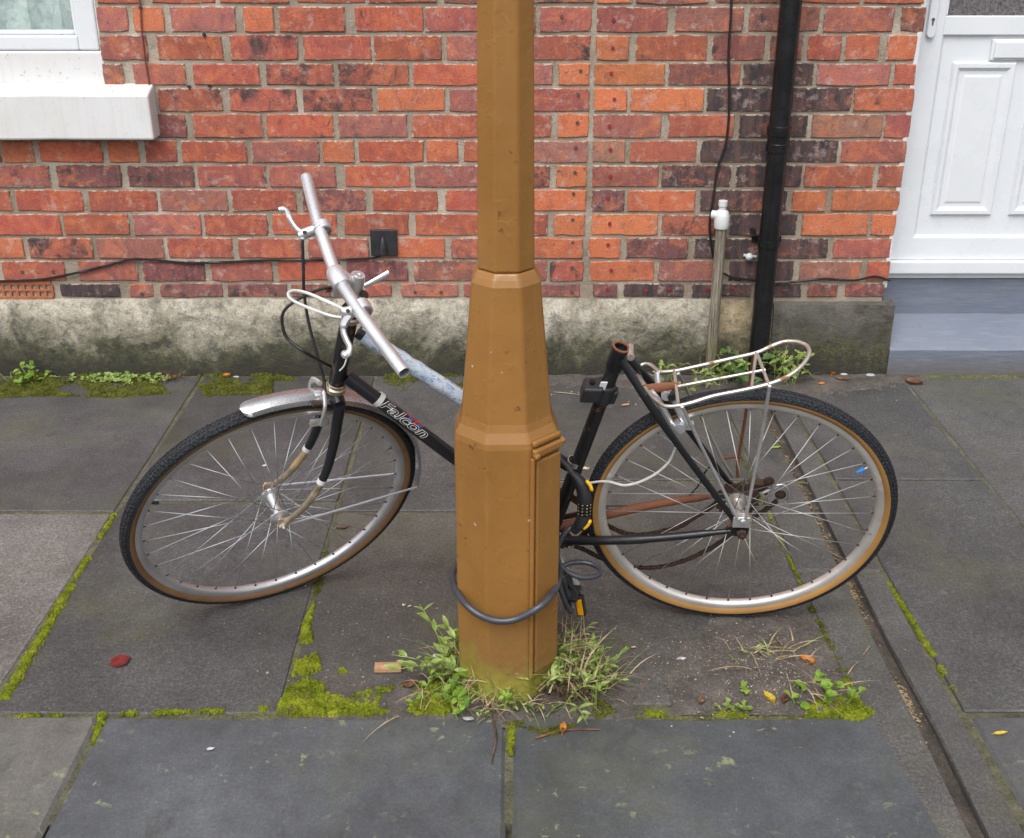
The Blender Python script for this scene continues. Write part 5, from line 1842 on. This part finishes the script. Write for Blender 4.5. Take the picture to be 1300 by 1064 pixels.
# ---- rear brake
rb = MB()
rp0 = bp(0.205, 0.318, 0)
for pts, r in (([(826, 497), (836, 510), (846, 527), (852, 540)], 0.0075), ([(848, 500), (856, 505), (861, 520), (872, 538)], 0.007)):
    rb.tube(spline([pl(x, y, 0.028) for x, y in pts], 4), r, 8, flat=0.7)
rb.disc(pl(862, 541, 0.03), NR, 0.013, 0.022, 10)
rb.box(pl(868, 540, 0.02), (0.040, 0.012, 0.016), (BF, NR, BU))
rb.disc(pl(846, 498, 0.02), NR, 0.011, 0.03, 12)
rb.tube([pl(834, 472, -0.02), pl(836, 492, 0.0)], 0.006, 8)
rbo = rb.build('rear_brake', MT['alu'], bike, smooth=45)
MB().disc(pl(853, 503, 0.035), NR, 0.009, 0.012, 8).build('brake_block', MT['blackplastic'], rbo)

# ---- rear rack (bent wire), tilted up to the rear
rk0 = bp(0.21, 0.352); rkd = (BF * -0.26 + BU * 0.082).normalized(); rkn = rkd.cross(NR).normalized()


def rk(x, y): return onplane(x, y, rk0, rkn)


rack = MB()
loop = [(836, 472), (826, 463), (815, 463), (811, 470), (814, 482), (823, 498), (835, 510), (847, 516), (872, 513), (905, 503), (940, 496), (975, 488), (1000, 478), (1018, 464), (1027, 450), (1025, 440), (1012, 434), (995, 434), (978, 440), (960, 448), (925, 456), (890, 464), (862, 470), (846, 472)]
P_ = spline([rk(x, y) for x, y in loop] + [rk(*loop[0])], 4)[:-1]
rack.tube(P_, 0.0042, 8, closed=True)
racko = rack.build('rear_rack', MT['chromerust'], bike, smooth=60)
for (a, b) in (((856, 470), (861, 513)), ((961, 449), (976, 489)), ((960, 449), (954, 494)), ((861, 491), (972, 470))):
    MB().tube([rk(*a) - rkn * .001, rk(*b) - rkn * .001], 0.0034, 7).build('rack_bar', MT['chromerust'], racko, smooth=60)
MB().tube([pl(812, 495, .01), rk(838, 492), rk(861, 489)], [0.010, 0.010, 0.007], 8, flat=0.35).build('rack_clip', MT['ruststay'], racko, smooth=60)
for pts, m_ in (([rk(977, 490), pl(966, 560, 0.055), bp(-0.004, 0.045, 0.070)], 'alu'), ([rk(866, 516), pl(890, 566, 0.050), bp(0.012, 0.040, 0.070)], 'alu'),
                ([rk(861, 474), pl(893, 535, -0.06), pl(922, 592, -0.066), bp(0.010, 0.040, -0.066)], 'chromerust'), ([rk(957, 449), pl(946, 530, -0.066), pl(936, 592, -0.066), bp(0.0, 0.040, -0.066)], 'ruststay')):
    MB().tube(pts, 0.0036, 8).build('rack_stay', MT[m_], racko, smooth=60)
MB().tube([pl(918, 582, -0.066), pl(938, 579, -0.066)], 0.003, 6).build('rack_stay_tie', MT['ruststay'], racko, smooth=60)

# ---- chainset, chain, derailleur
cro = MB()
CRC = BB - NR * 0.046
nT = 48; vs = []
for k in range(nT * 2):
    a = math.pi * k / nT
    r = 0.098 if k % 2 == 0 else 0.092
    for dz_ in (-0.0015, 0.0015): vs.append(CRC + (BF * math.cos(a) + BU * math.sin(a)) * r + NR * dz_)
b0 = len(vs)
for k in range(nT * 2):
    a = math.pi * k / nT
    for dz_ in (-0.0015, 0.0015): vs.append(CRC + (BF * math.cos(a) + BU * math.sin(a)) * 0.080 + NR * dz_)
n2 = nT * 2
fs = []
for k in range(n2):
    k2 = (k + 1) % n2
    fs += [(2 * k, 2 * k2, 2 * k2 + 1, 2 * k + 1), (b0 + 2 * k + 1, b0 + 2 * k2 + 1, b0 + 2 * k2, b0 + 2 * k), (2 * k + 1, 2 * k2 + 1, b0 + 2 * k2 + 1, b0 + 2 * k + 1), (2 * k2, 2 * k, b0 + 2 * k, b0 + 2 * k2)]
cro.add(vs, fs)
for k in range(5):
    a = 2 * math.pi * k / 5 + 0.3
    dr = BF * math.cos(a) + BU * math.sin(a)
    cro.box(CRC + dr * 0.046, (0.078, 0.014, 0.004), (dr, NR.cross(dr), NR))
crano = cro.build('chainring', MT['rust'], bike)
PEDc = pl(731, 762, 0.10)
PED2 = BB - (PEDc - BB - NR * 0.10) - NR * 0.10
for s_, tip, nm in ((1, PEDc - NR * 0.045, 'crank'), (-1, PED2 + NR * 0.045, 'crank')):
    a = BB + NR * (0.052 * s_)
    MB().tube([a, a.lerp(tip, .5), tip], [0.014, 0.010, 0.0105], 10, flat=0.6).build(nm, MT['alu'], bike, smooth=45)


def pedal(c, s_):
    pm = MB()
    fx = V((0.35, -0.3, -0.88)).normalized(); ny = NR; ux = fx.cross(ny).normalized(); fx = ny.cross(ux).normalized()
    pm.box(c + ux * 0.0 + fx * 0.026, (0.012, 0.078, 0.022), (fx, ny, ux))
    pm.box(c - fx * 0.026, (0.012, 0.078, 0.022), (fx, ny, ux))
    pm.box(c + ny * 0.034, (0.042, 0.010, 0.020), (fx, ny, ux))
    pm.box(c - ny * 0.034, (0.042, 0.010, 0.020), (fx, ny, ux))
    pm.tube([c - ny * 0.045, c + ny * 0.038], 0.008, 10)
    po = pm.build('pedal', MT['blackplastic'], bike, bevel=0.002)
    MB().box(c + fx * 0.0335, (0.004, 0.052, 0.015), (fx, ny, ux)).build('reflector', MT['amber'], po, bevel=0.001)


def pedal_near():
    """hanging near pedal: its amber reflector faces the camera"""
    c = zpt(722, 752, PEDc)
    e = zpt(737, 768, PEDc - V((0, 0.03, 0)))
    ux = V((0.16, 0.1, -0.98)).normalized()
    ny = V((0.95, -0.30, 0.12)); ny = (ny - ux * ny.dot(ux)).normalized()
    fx = ux.cross(ny).normalized()
    pm = MB()
    pm.box(e, (0.020, 0.014, 0.056), (ny, fx, ux))
    pm.box(e - ny * 0.012 - fx * 0.03 * 0 + ux * -0.032, (0.026, 0.05, 0.010), (ny, fx, ux))
    pm.box(c - ux * 0.006, (0.012, 0.050, 0.070), (ny, fx, ux))
    pm.tube([c - ux * .03, e - ux * .030], 0.007, 8)
    po = pm.build('pedal', MT['blackplastic'], bike, bevel=0.002)
    sg = 1 if fx.y < 0 else -1
    MB().box(e + fx * (sg * 0.0085), (0.0135, 0.004, 0.044), (ny, fx, ux)).build('reflector', MT['amber'], po, bevel=0.001)


pedal_near()
pedal(PED2, -1)


def chain(pts, name='chain'):
    path = spline(pts, 10)
    d_ = [0]
    for i in range(1, len(path)): d_.append(d_[-1] + (path[i] - path[i - 1]).length)
    tot = d_[-1]; n_ = int(tot / 0.0127)
    mb = MB()
    for k in range(n_):
        s0, s1 = k * 0.0127, (k + 1) * 0.0127

        def at(s_):
            for i in range(1, len(path)):
                if d_[i] >= s_: return path[i - 1].lerp(path[i], (s_ - d_[i - 1]) / max(1e-9, d_[i] - d_[i - 1]))
            return path[-1]
        a, b = at(s0), at(s1)
        t = (b - a).normalized(); side = (NR - t * NR.dot(t)).normalized(); nn3 = t.cross(side)
        wdt = 0.0075 if k % 2 else 0.0052
        for s_ in (-1, 1):
            mb.box((a + b) / 2 + side * (s_ * wdt / 2), (0.0165, 0.0012, 0.0075), (t, side, nn3))
        mb.tube([b - side * 0.0042, b + side * 0.0042], 0.0028, 6)
    return mb


co_ = -0.046
chn = chain([bp(0.36, -0.178, co_), pl(740, 697, co_), pl(765, 709, co_), pl(800, 719, co_), pl(835, 720, co_), pl(870, 711, co_), pl(900, 697, co_), pl(925, 681, co_), pl(945, 664, co_), pl(975, 645, co_), pl(988, 634, co_)])
cho = chn.build('chain', MT['rust'], bike)
chn = chain([bp(0.40, 0.004, co_), pl(790, 676, co_), pl(855, 671, co_), pl(880, 658, co_), pl(905, 642, co_), pl(925, 622, co_), pl(950, 612, co_)])
chn.build('chain', MT['rust'], bike)
# derailleur with two pulleys and a bright cage
dm = MB()
dm.tube([bp(-0.01, -0.01, -0.066), pl(955, 632, -0.075), pl(968, 616, -0.07)], [0.011, 0.014, 0.010], 10)
dm.box(pl(962, 618, -0.068), (0.045, 0.02, 0.03), (BF, NR, BU))
dmo = dm.build('derailleur', MT['rust'], bike, smooth=45)
for (x, y, r) in ((976, 611, 0.0125), (991, 628, 0.0125)):
    p = pl(x, y, -0.05)
    MB().lathe(p, NR, [(1e-4, -.003), (r - .004, -.003), (r, -0.0015), (r, .0015), (r - .004, .003), (r - .007, .0034), (0.005, .0034), (0.005, .006), (1e-4, .006)], 16).build('jockey_wheel', MT['rust'], dmo, smooth=40)
MB().tube(spline([pl(978, 622, -.04), pl(985, 616, -.04), pl(995, 616, -.04), pl(1001, 624, -.04), pl(1001, 633, -.04), pl(997, 638, -.04)], 5), 0.0032, 8).build('cage', MT['chrome'], dmo, smooth=45)
MB().tube([pl(965, 627, -.045), pl(988, 618, -.045)], 0.004, 8).build('cage_arm', MT['chrome'], dmo, smooth=45)
# gear cable loop behind the stays
bcable([bp(0.34, -0.05, -0.05), pl(850, 640, -.06), pl(882, 622, -.06), pl(895, 600, -.06), pl(903, 590, -.06)], 0.002, 'cableblack', 'gear_cable')

# ================================================================== CABLE LOCK
lock = empty('cable_lock', ground(712, 820), 'grey-black combination cable lock looped round the brown post and bicycle', 'bicycle lock')


def LY(x, y, Y): return onY(x, y, Y)


cab = MB()
cpts = [LY(707, 577, 2.10), LY(713, 585, 2.10), LY(720, 593, 2.10), LY(728, 603, 2.10)]
cab.tube(spline(cpts, 6), 0.0055, 10)
cpts = [LY(728, 668, 2.10), LY(720, 674, 2.095), LY(713, 683, 2.09), LY(707.5, 697, 2.085), LY(710, 714, 2.08), LY(720, 726, 2.075), LY(738, 733, 2.07), LY(755, 732, 2.08), LY(762, 726, 2.10),
        LY(757, 719, 2.12), LY(742, 714, 2.13), LY(724, 715, 2.125), LY(714, 721, 2.115), LY(710, 735, 2.10), LY(713, 752, 2.09), LY(719, 768, 2.09), LY(725, 777, 2.10), LY(727, 770, 2.115), LY(720, 752, 2.12), LY(714, 738, 2.10), LY(711, 732, 2.07)]
cab.tube(spline(cpts, 6), 0.0058, 10)
cab.build('cable', MT['lockcable'], lock, smooth=60)
cab = MB()
cpts = [LY(706, 712, 2.15), LY(710, 722, 2.075), LY(709.5, 737, 2.01), LY(701, 754, 1.955), LY(684, 771, 1.920), LY(655, 786, 1.917), LY(630, 788, 1.917), LY(606, 779, 1.925), LY(588, 763, 1.952), LY(577, 744, 2.015), LY(574, 730, 2.09), LY(580, 718, 2.15)]
cab.tube(spline(cpts, 8), 0.0075, 12)
cab.build('cable', MT['lockcable'], lock, smooth=60)
lb = MB()
lpts = [LY(724, 599, 2.10), LY(732, 607, 2.10), LY(738, 616, 2.098), LY(741.5, 628, 2.095), LY(742, 636, 2.095)]
lb.tube(spline(lpts, 4), [0.006, .007, .008, .0095, 0.011, .012, .013, .0138, 0.0142, .0145, .0146, .0147, 0.0148, .0148, .0148, .0148, 0.0148], 14)
lpts = [LY(741.5, 653, 2.092), LY(740, 660, 2.092), LY(735.5, 667, 2.094), LY(728, 673, 2.098)]
lb.tube(spline(lpts, 4), [0.0148] * 5 + [0.0140] * 4 + [0.0115] * 4, 14)
lbo_ = lb.build('lock_body', MT['blackplastic'], lock, smooth=50)
dt_, db_ = LY(742, 636.5, 2.095), LY(741.5, 652.5, 2.092)
dax = (db_ - dt_).normalized()
for k in range(4):
    c0 = dt_.lerp(db_, (k + .5) / 4)
    hl = (db_ - dt_).length / 8 * 0.86
    MB().lathe(c0, dax, [(0.010, -hl), (0.0150, -hl), (0.0156, 0), (0.0150, hl), (0.010, hl)], 12).build('dial_ring', MT['blackpipe'], lbo_, smooth=30)
    nm_ = MB()
    for a in (-0.9, -0.3, 0.3, 0.9):
        vdir = V((math.sin(a), -math.cos(a) * .9, 0.3)); vdir = (vdir - dax * vdir.dot(dax)).normalized()
        nm_.box(c0 + vdir * 0.0156, (0.003, 0.001, 0.0024), (vdir.cross(dax), vdir, dax))
    nm_.build('dial_mark', MT['straw'], lbo_)
for pts in ([(744, 610, 2.088), (749, 616, 2.085), (752, 624, 2.083)], [(750, 660, 2.083), (746, 667, 2.083), (740, 672, 2.085)]):
    MB().tube(spline([LY(*p) for p in pts], 4), [0.0015] + [0.0042] * 7 + [0.0015], 8).build('yellow_stripe', MT['yellow'], lbo_, smooth=60)

# ================================================================== PLANTS
def leaf(mb, p, d_, nrm, L, W, bend=0.3, lobes=False):
    d_ = d_.normalized(); s_ = d_.cross(nrm)
    s_ = s_.normalized() if s_.length > 1e-4 else V((1, 0, 0))
    nn4 = s_.cross(d_)
    prof = [(0.0, 0.06), (0.28, 0.42), (0.55, 0.5), (0.8, 0.28), (1.0, 0.0)]
    if lobes: prof = [(0.0, 0.05), (0.2, 0.30), (0.32, 0.16), (0.48, 0.5), (0.6, 0.2), (0.78, 0.34), (1.0, 0.0)]
    vs = []
    for t, w_ in prof:
        c = p + d_ * (L * t) - nn4 * (bend * L * t * t)
        vs += [c - s_ * (w_ * W) + nn4 * (w_ * W * .35), c, c + s_ * (w_ * W) + nn4 * (w_ * W * .35)]
    fs = []
    for i in range(len(prof) - 1):
        a = i * 3
        fs += [(a, a + 1, a + 4, a + 3), (a + 1, a + 2, a + 5, a + 4)]
    mb.add(vs, fs)


def blade(mb, p, d_, L, W, droop=0.5, side=None):
    d_ = d_.normalized()
    s_ = side if side is not None else V((random.uniform(-1, 1), random.uniform(-1, 1), 0)).normalized()
    h = V((d_.x, d_.y, 0)); h = h.normalized() if h.length > .05 else V((random.uniform(-1, 1), random.uniform(-1, 1), 0)).normalized()
    vs = []
    n_ = 5
    for i in range(n_ + 1):
        t = i / n_
        c = p + d_ * (L * t) + (h * 0.5 - V((0, 0, 1))) * (droop * L * t * t * .6)
        c.z = max(c.z, 0.003)
        w_ = W * (1 - t ** 1.6) * .5 + 0.0002
        vs += [c - s_ * w_, c + s_ * w_]
    mb.add(vs, [(2 * i, 2 * i + 1, 2 * i + 3, 2 * i + 2) for i in range(n_)])


def rdir(zmin=0.2, zmax=1.0, bias=V((0, 0, 0))):
    a = random.uniform(0, 6.283); z_ = random.uniform(zmin, zmax); r = math.sqrt(max(0.02, 1 - min(1, z_) ** 2))
    return (V((r * math.cos(a), r * math.sin(a), z_)) + bias).normalized()


def weed(name, at_, label, cat='weed', stems=8, h=(0.06, 0.12), spread=0.06, leafL=(0.012, 0.03), leafW=0.4, per=5, mat='leafg', grass=0, gl=(0.05, 0.12), dry=0, dl=(0.04, 0.12), dmat='straw', bias=V((0, 0, 0)), lobes=False, creep=False, group=None, spy=None):
    e = empty(name, (at_.x, at_.y, 0), label, cat, group)
    lm, sm, dmb = MB(), MB(), MB()
    spy = spread if spy is None else spy
    for _ in range(stems):
        p = V((at_.x + random.gauss(0, spread * .5), at_.y + random.gauss(0, spy * .5), 0.0))
        L = random.uniform(*h)
        d_ = rdir(0.15 if creep else 0.45, 0.5 if creep else 1.0, bias)
        q = p + d_ * L + V((0, 0, -0.15 * L))
        q.z = max(q.z, 0.006)
        mid = p.lerp(q, .5) + V((0, 0, 0.12 * L))
        pts = spline([p, mid, q], 4)
        sm.tube(pts, [0.0013] * (len(pts) - 1) + [0.0006], 4)
        for k in range(per):
            t = 0.25 + 0.75 * (k + random.random()) / per
            c = pts[min(len(pts) - 1, int(t * (len(pts) - 1)))]
            LL = random.uniform(*leafL)
            leaf(lm, c, rdir(-0.1, 0.7) + d_ * .4, V((random.uniform(-.4, .4), random.uniform(-.4, .4) - .2, 1)), LL, LL * leafW, random.uniform(.0, .5), lobes)
    for _ in range(grass):
        p = V((at_.x + random.gauss(0, spread * .45), at_.y + random.gauss(0, spy * .45), 0.0))
        blade(lm, p, rdir(0.4, 1.0, bias), random.uniform(*gl), random.uniform(0.002, 0.0042), random.uniform(.2, .9))
    for _ in range(dry):
        p = V((at_.x + random.gauss(0, spread * .5), at_.y + random.gauss(0, spy * .5), random.uniform(0, h[1] * .45)))
        blade(dmb, p, rdir(0.25, 1.0, bias), random.uniform(*dl) * 0.85, random.uniform(0.0022, 0.0042), random.uniform(.1, .9))
    if lm.v: lm.build('leaves', MT[mat], e)['kind'] = 'stuff'
    if sm.v: sm.build('stems', MT[mat] if dmat == 'straw' else MT[dmat], e)['kind'] = 'stuff'
    if dmb.v: dmb.build('dry_grass', MT[dmat], e)['kind'] = 'stuff'
    return e


random.seed(21)
gp_ = lambda x, y: ground(x, y)
# right of the post: a big shaggy clump
weed('weed', gp_(735, 872), 'large shaggy green weed with dry grass right of the brown post', stems=22, h=(0.07, 0.14), spread=0.085, spy=0.06, per=7, leafL=(0.014, 0.034), leafW=0.32, grass=50, gl=(0.06, 0.14), dry=80, dl=(0.05, 0.12))
weed('weed', gp_(716, 838), 'dry straw-coloured grass tuft under the pedal beside the post', stems=12, h=(0.08, 0.15), spread=0.06, per=6, leafL=(0.012, 0.028), leafW=0.3, grass=30, gl=(0.08, 0.16), dry=70, dl=(0.06, 0.13), bias=V((0.2, 0, 0)))
weed('weed', gp_(715, 880), 'dead brown weed stems at the right foot of the post', stems=4, h=(0.04, 0.07), spread=0.10, spy=0.055, per=4, leafL=(0.01, 0.018), grass=4, dry=260, dl=(0.03, 0.10), dmat='brownstem')
# left of the post
weed('weed', gp_(582, 862), 'upright green weed against the left side of the brown post', stems=10, h=(0.12, 0.20), spread=0.03, spy=0.03, per=8, leafL=(0.02, 0.038), leafW=0.36, grass=16, gl=(0.10, 0.22), dry=26, dl=(0.05, 0.1))
weed('weed', gp_(590, 890), 'low leafy weed with dry stalks at the left foot of the post', stems=22, h=(0.04, 0.09), spread=0.10, spy=0.06, per=6, leafL=(0.010, 0.026), leafW=0.6, mat='leafb', grass=6, gl=(0.04, 0.08), dry=90, dl=(0.03, 0.11))
weed('weed', gp_(645, 902), 'sparse weed sprawling in front of the post on the kerb', stems=9, h=(0.03, 0.07), spread=0.09, spy=0.03, per=4, leafL=(0.008, 0.016), leafW=0.5, grass=6, gl=(0.03, 0.07), dry=46, dl=(0.03, 0.09))
# by the drainpipe
weed('weed', gp_(893, 489), 'fern-leaved green weed at the foot of the wall behind the rack', stems=15, h=(0.09, 0.20), spread=0.13, spy=0.05, per=6, leafL=(0.02, 0.042), leafW=0.5, lobes=True, dry=12, dl=(0.06, 0.14))
weed('weed', gp_(940, 487), 'dark leaved weed at the left side of the drainpipe', stems=7, h=(0.08, 0.2), spread=0.04, spy=0.03, per=6, leafL=(0.03, 0.055), leafW=0.55, mat='leafd')
weed('weed', gp_(1000, 488), 'green weed growing right of the drainpipe at the plinth', stems=12, h=(0.09, 0.21), spread=0.08, spy=0.05, per=6, leafL=(0.025, 0.045), leafW=0.5, lobes=True, dry=10, dl=(0.06, 0.13))
# dirt patch sprouts
weed('weed', gp_(1035, 885), 'small round-leaved seedling with dry stalks on the dirt patch', stems=9, h=(0.03, 0.06), spread=0.08, spy=0.05, per=3, leafL=(0.014, 0.026), leafW=0.8, mat='leafb', dry=16, dl=(0.05, 0.13))
weed('weed', gp_(972, 832), 'sparse grass and dry stalks on the dirt below the rear wheel', stems=2, h=(0.03, 0.05), spread=0.10, spy=0.05, per=3, leafL=(0.01, 0.016), grass=6, gl=(0.05, 0.1), dry=26, dl=(0.05, 0.12))
weed('weed', gp_(940, 902), 'tiny green seedling at the kerb edge of the dirt patch', stems=7, h=(0.015, 0.03), spread=0.05, spy=0.015, per=4, leafL=(0.008, 0.014), leafW=0.8, mat='leafg')
# left wall foot
weed('weed', gp_(150, 482), 'low spreading green weed along the wall left of the front wheel', stems=70, h=(0.02, 0.045), spread=0.16, spy=0.035, per=6, leafL=(0.010, 0.018), leafW=0.8, mat='leafg', creep=True)
weed('weed', gp_(28, 485), 'small wall-foot weed at the far left of the picture', stems=9, h=(0.04, 0.09), spread=0.06, spy=0.03, per=4, leafL=(0.012, 0.03), leafW=0.6, mat='leafb', grass=8, gl=(0.05, 0.1))
weed('weed', gp_(215, 483), 'dead brown stalk at the wall foot beside the spreading weed', stems=1, h=(0.03, 0.04), spread=0.05, spy=0.02, per=2, leafL=(0.01, 0.02), dry=26, dl=(0.04, 0.1), dmat='leafbr')

# ================================================================== LITTER
def fallen(px, L, W, mat, label, ang, curl=0.25, name='fallen_leaf', cat='leaf', z=0.003):
    p = ground(*px); mb = MB()
    d_ = V((math.cos(ang), math.sin(ang), 0.06))
    s_ = V((-math.sin(ang), math.cos(ang), 0))
    vs = []; prof = [(-0.5, 0.08), (-0.32, 0.38), (-0.08, 0.5), (0.18, 0.42), (0.36, 0.2), (0.5, 0.02)]
    for i, (t, w_) in enumerate(prof):
        for k in (-1, -.5, 0, .5, 1):
            ww = w_ * W * (1 + 0.15 * mnoise.noise(V((i * 3.1, k * 2.2, px[0]))))
            vs.append(V((p.x, p.y, z)) + d_ * (t * L) + s_ * (k * ww) + V((0, 0, abs(k) ** 2 * W * curl + 0.0015 * mnoise.noise(V((i, k * 3, px[1]))) + t * t * L * curl * .5)))
    mb.add(vs, [(i * 5 + j, (i + 1) * 5 + j, (i + 1) * 5 + j + 1, i * 5 + j + 1) for i in range(5) for j in range(4)])
    # stalk
    a = V((p.x, p.y, z + 0.001)) - d_ * (L * .48)
    mb.tube([a, a - d_ * (L * .15) + s_ * (L * .05)], 0.0007, 4)
    return tag(mb.build(name, MT[mat], None, smooth=60), label, cat)


fallen((153, 840), 0.046, 0.044, 'leafred', 'dark red fallen leaf on the flagstone left of the post', 0.6, 0.02)
fallen((1024, 842), 0.034, 0.026, 'leafor', 'orange fallen leaf on the dirt patch', 2.6, 0.4)
fallen((976, 890), 0.032, 0.018, 'leafye', 'curled yellow fallen leaf at the kerb edge of the dirt', 2.2, 0.6)
fallen((1270, 933), 0.030, 0.010, 'leafye', 'narrow yellow leaf on the pavement at bottom right', 0.1, 0.3)
fallen((890, 901 - 8), 0.024, 0.016, 'leafbr', 'small brown leaf near the kerb by the dirt patch', 1.2, 0.5)
fallen((996, 892), 0.026, 0.018, 'leafbr', 'brown curled leaf beside the yellow leaf', 1.0, 0.6)
fallen((520, 872), 0.030, 0.026, 'leafbr', 'dark brown leaf lying on moss left of the post', 0.3, 0.3)
fallen((1058, 476), 0.035, 0.028, 'leafor', 'pale orange leaf against the plinth below the door jamb', 0.8, 0.5)
fallen((1043, 490), 0.028, 0.02, 'leafor', 'small orange leaf lying a little out from the plinth', 0.2, 0.4)
fallen((1068, 484), 0.05, 0.022, 'leafbr', 'long brown leaf by the plinth near the door step', -0.5, 0.4)
fallen((435, 672), 0.034, 0.010, 'leafbr', 'thin brown leaf seen through the front wheel', 0.1, 0.4)
fallen((985, 585 - 15), 0.030, 0.014, 'leafb', 'green leaf lying in the drain channel behind the rear wheel', 0.2, 0.2, z=0.004)
fallen((288, 479), 0.026, 0.022, 'leafor', 'orange leaf scrap at the wall foot above the front mudguard', 0.2, 0.4)
fallen((1160, 487), 0.06, 0.045, 'leafbr', 'broad brown leaf on the pavement by the corner of the door step', -0.6, 0.2)
fallen((715, 928), 0.028, 0.016, 'leafor', 'orange leaf scrap on the kerb under the right weed', 1.4, 0.5)
fallen((1012, 876), 0.022, 0.018, 'leafb', 'bright green leaf on the dirt patch', 0.5, 0.2)
fallen((1022, 898), 0.026, 0.022, 'leafb', 'bright green round leaf at the kerb by the dirt patch', 1.5, 0.1)

wc = ground(493, 851)
wm = MB(); wm.box((wc.x, wc.y, 0.008), (0.060, 0.024, 0.011), (V((1, 0.02, 0)).normalized(), V((-0.02, 1, 0)).normalized(), V((0, 0, 1))))
tag(wm.build('wood_offcut', MT['wood'], None, bevel=0.0012), 'small brown wood offcut lying on the moss by the kerb', 'wood')


def twig(px, r, mat, label, z=0.004):
    mb = MB(); pts = spline([V((ground(x, y).x, ground(x, y).y, z + 0.002 * (i % 2))) for i, (x, y) in enumerate(px)], 4)
    n_ = len(pts)
    mb.tube(pts, [r * (1 - .5 * i / n_) for i in range(n_)], 6)
    return tag(mb.build('twig', MT[mat], None, smooth=60), label, 'twig')


twig([(612, 884), (620, 900), (627, 920), (630, 940), (626, 960), (624, 972)], 0.0032, 'brownstem', 'dark dead twig lying across the kerb below the post')
twig([(680, 939), (710, 931), (735, 928), (762, 929)], 0.0026, 'leafbr', 'reddish brown twig lying on the kerb right of the post')
twig([(1076, 858), (1082, 850), (1089, 842)], 0.0016, 'straw', 'straw stalk lying on the channel edging by the dirt')
twig([(1096, 833), (1100, 828), (1104, 822)], 0.0018, 'straw', 'short pale straw on the channel edging')
twig([(975, 805), (1000, 830), (1018, 850), (1045, 866)], 0.0016, 'brownstem', 'thin brown stalk across the dirt patch')
twig([(1040, 885), (1032, 868), (1040, 852)], 0.0016, 'straw', 'dry forked stalk standing on the dirt patch')
twig([(703, 499), (720, 501), (746, 504)], 0.0016, 'straw', 'thin straw lying on the pavement right of the post')


def scrap(px, sz, mat, label, z=0.004, name='litter_scrap', cat='litter'):
    p = ground(*px); mb = MB(); n_ = 7; vs = []
    for i in range(n_):
        a = 6.283 * i / n_
        r = sz * random.uniform(.6, 1.1)
        vs.append((p.x + r * math.cos(a), p.y + r * .6 * math.sin(a), z + random.uniform(-.001, .004)))
    vs.append((p.x, p.y, z + 0.005))
    mb.add(vs, [(i, (i + 1) % n_, n_) for i in range(n_)])
    return tag(mb.build(name, MT[mat], None), label, cat)


scrap((147, 484), 0.012, 'paper', 'white paper scrap on moss at the wall foot')
scrap((300, 480), 0.013, 'paper', 'small white scrap beside an orange leaf at the wall')
scrap((267, 953), 0.010, 'paper', 'small white scrap on the dark kerb stone')
scrap((337, 593), 0.010, 'paper', 'white fleck of litter seen through the front wheel')
scrap((594, 915), 0.014, 'paper', 'crumpled white scrap under the left weed')
scrap((558, 835), 0.016, 'paper', 'white plastic scrap in the weed left of the post')
scrap((864, 838), 0.012, 'paper', 'torn grey-white scrap on the flagstone right of the post')
scrap((1105, 478), 0.024, 'paper', 'pale scrap at the plinth beside the door step')
scrap((1072, 477), 0.016, 'paper', 'small pale scrap at the plinth left of the door step')
scrap((804, 824), 0.008, 'grit', 'small beige stone on the flagstone beside the post', cat='stone', name='stone')
scrap((513, 770), 0.006, 'grit', 'small tan pebble left of the post', cat='stone', name='stone')
scrap((520, 771 + 1), 0.006, 'paper', 'small grey-white pebble beside the tan one', cat='stone', name='stone')
scrap((743, 596), 0.018, 'grit', 'flat pale stone on the pavement behind the seat tube', cat='stone', name='stone')
cb = ground(794, 516); cm = MB()
cm.tube([V((cb.x - .012, cb.y - .003, 0.006)), V((cb.x + .012, cb.y + .004, 0.006))], 0.004, 8)
tag(cm.build('cigarette_end', MT['wood'], None, smooth=50), 'tan cigarette end on the pavement behind the seat tube', 'cigarette end')
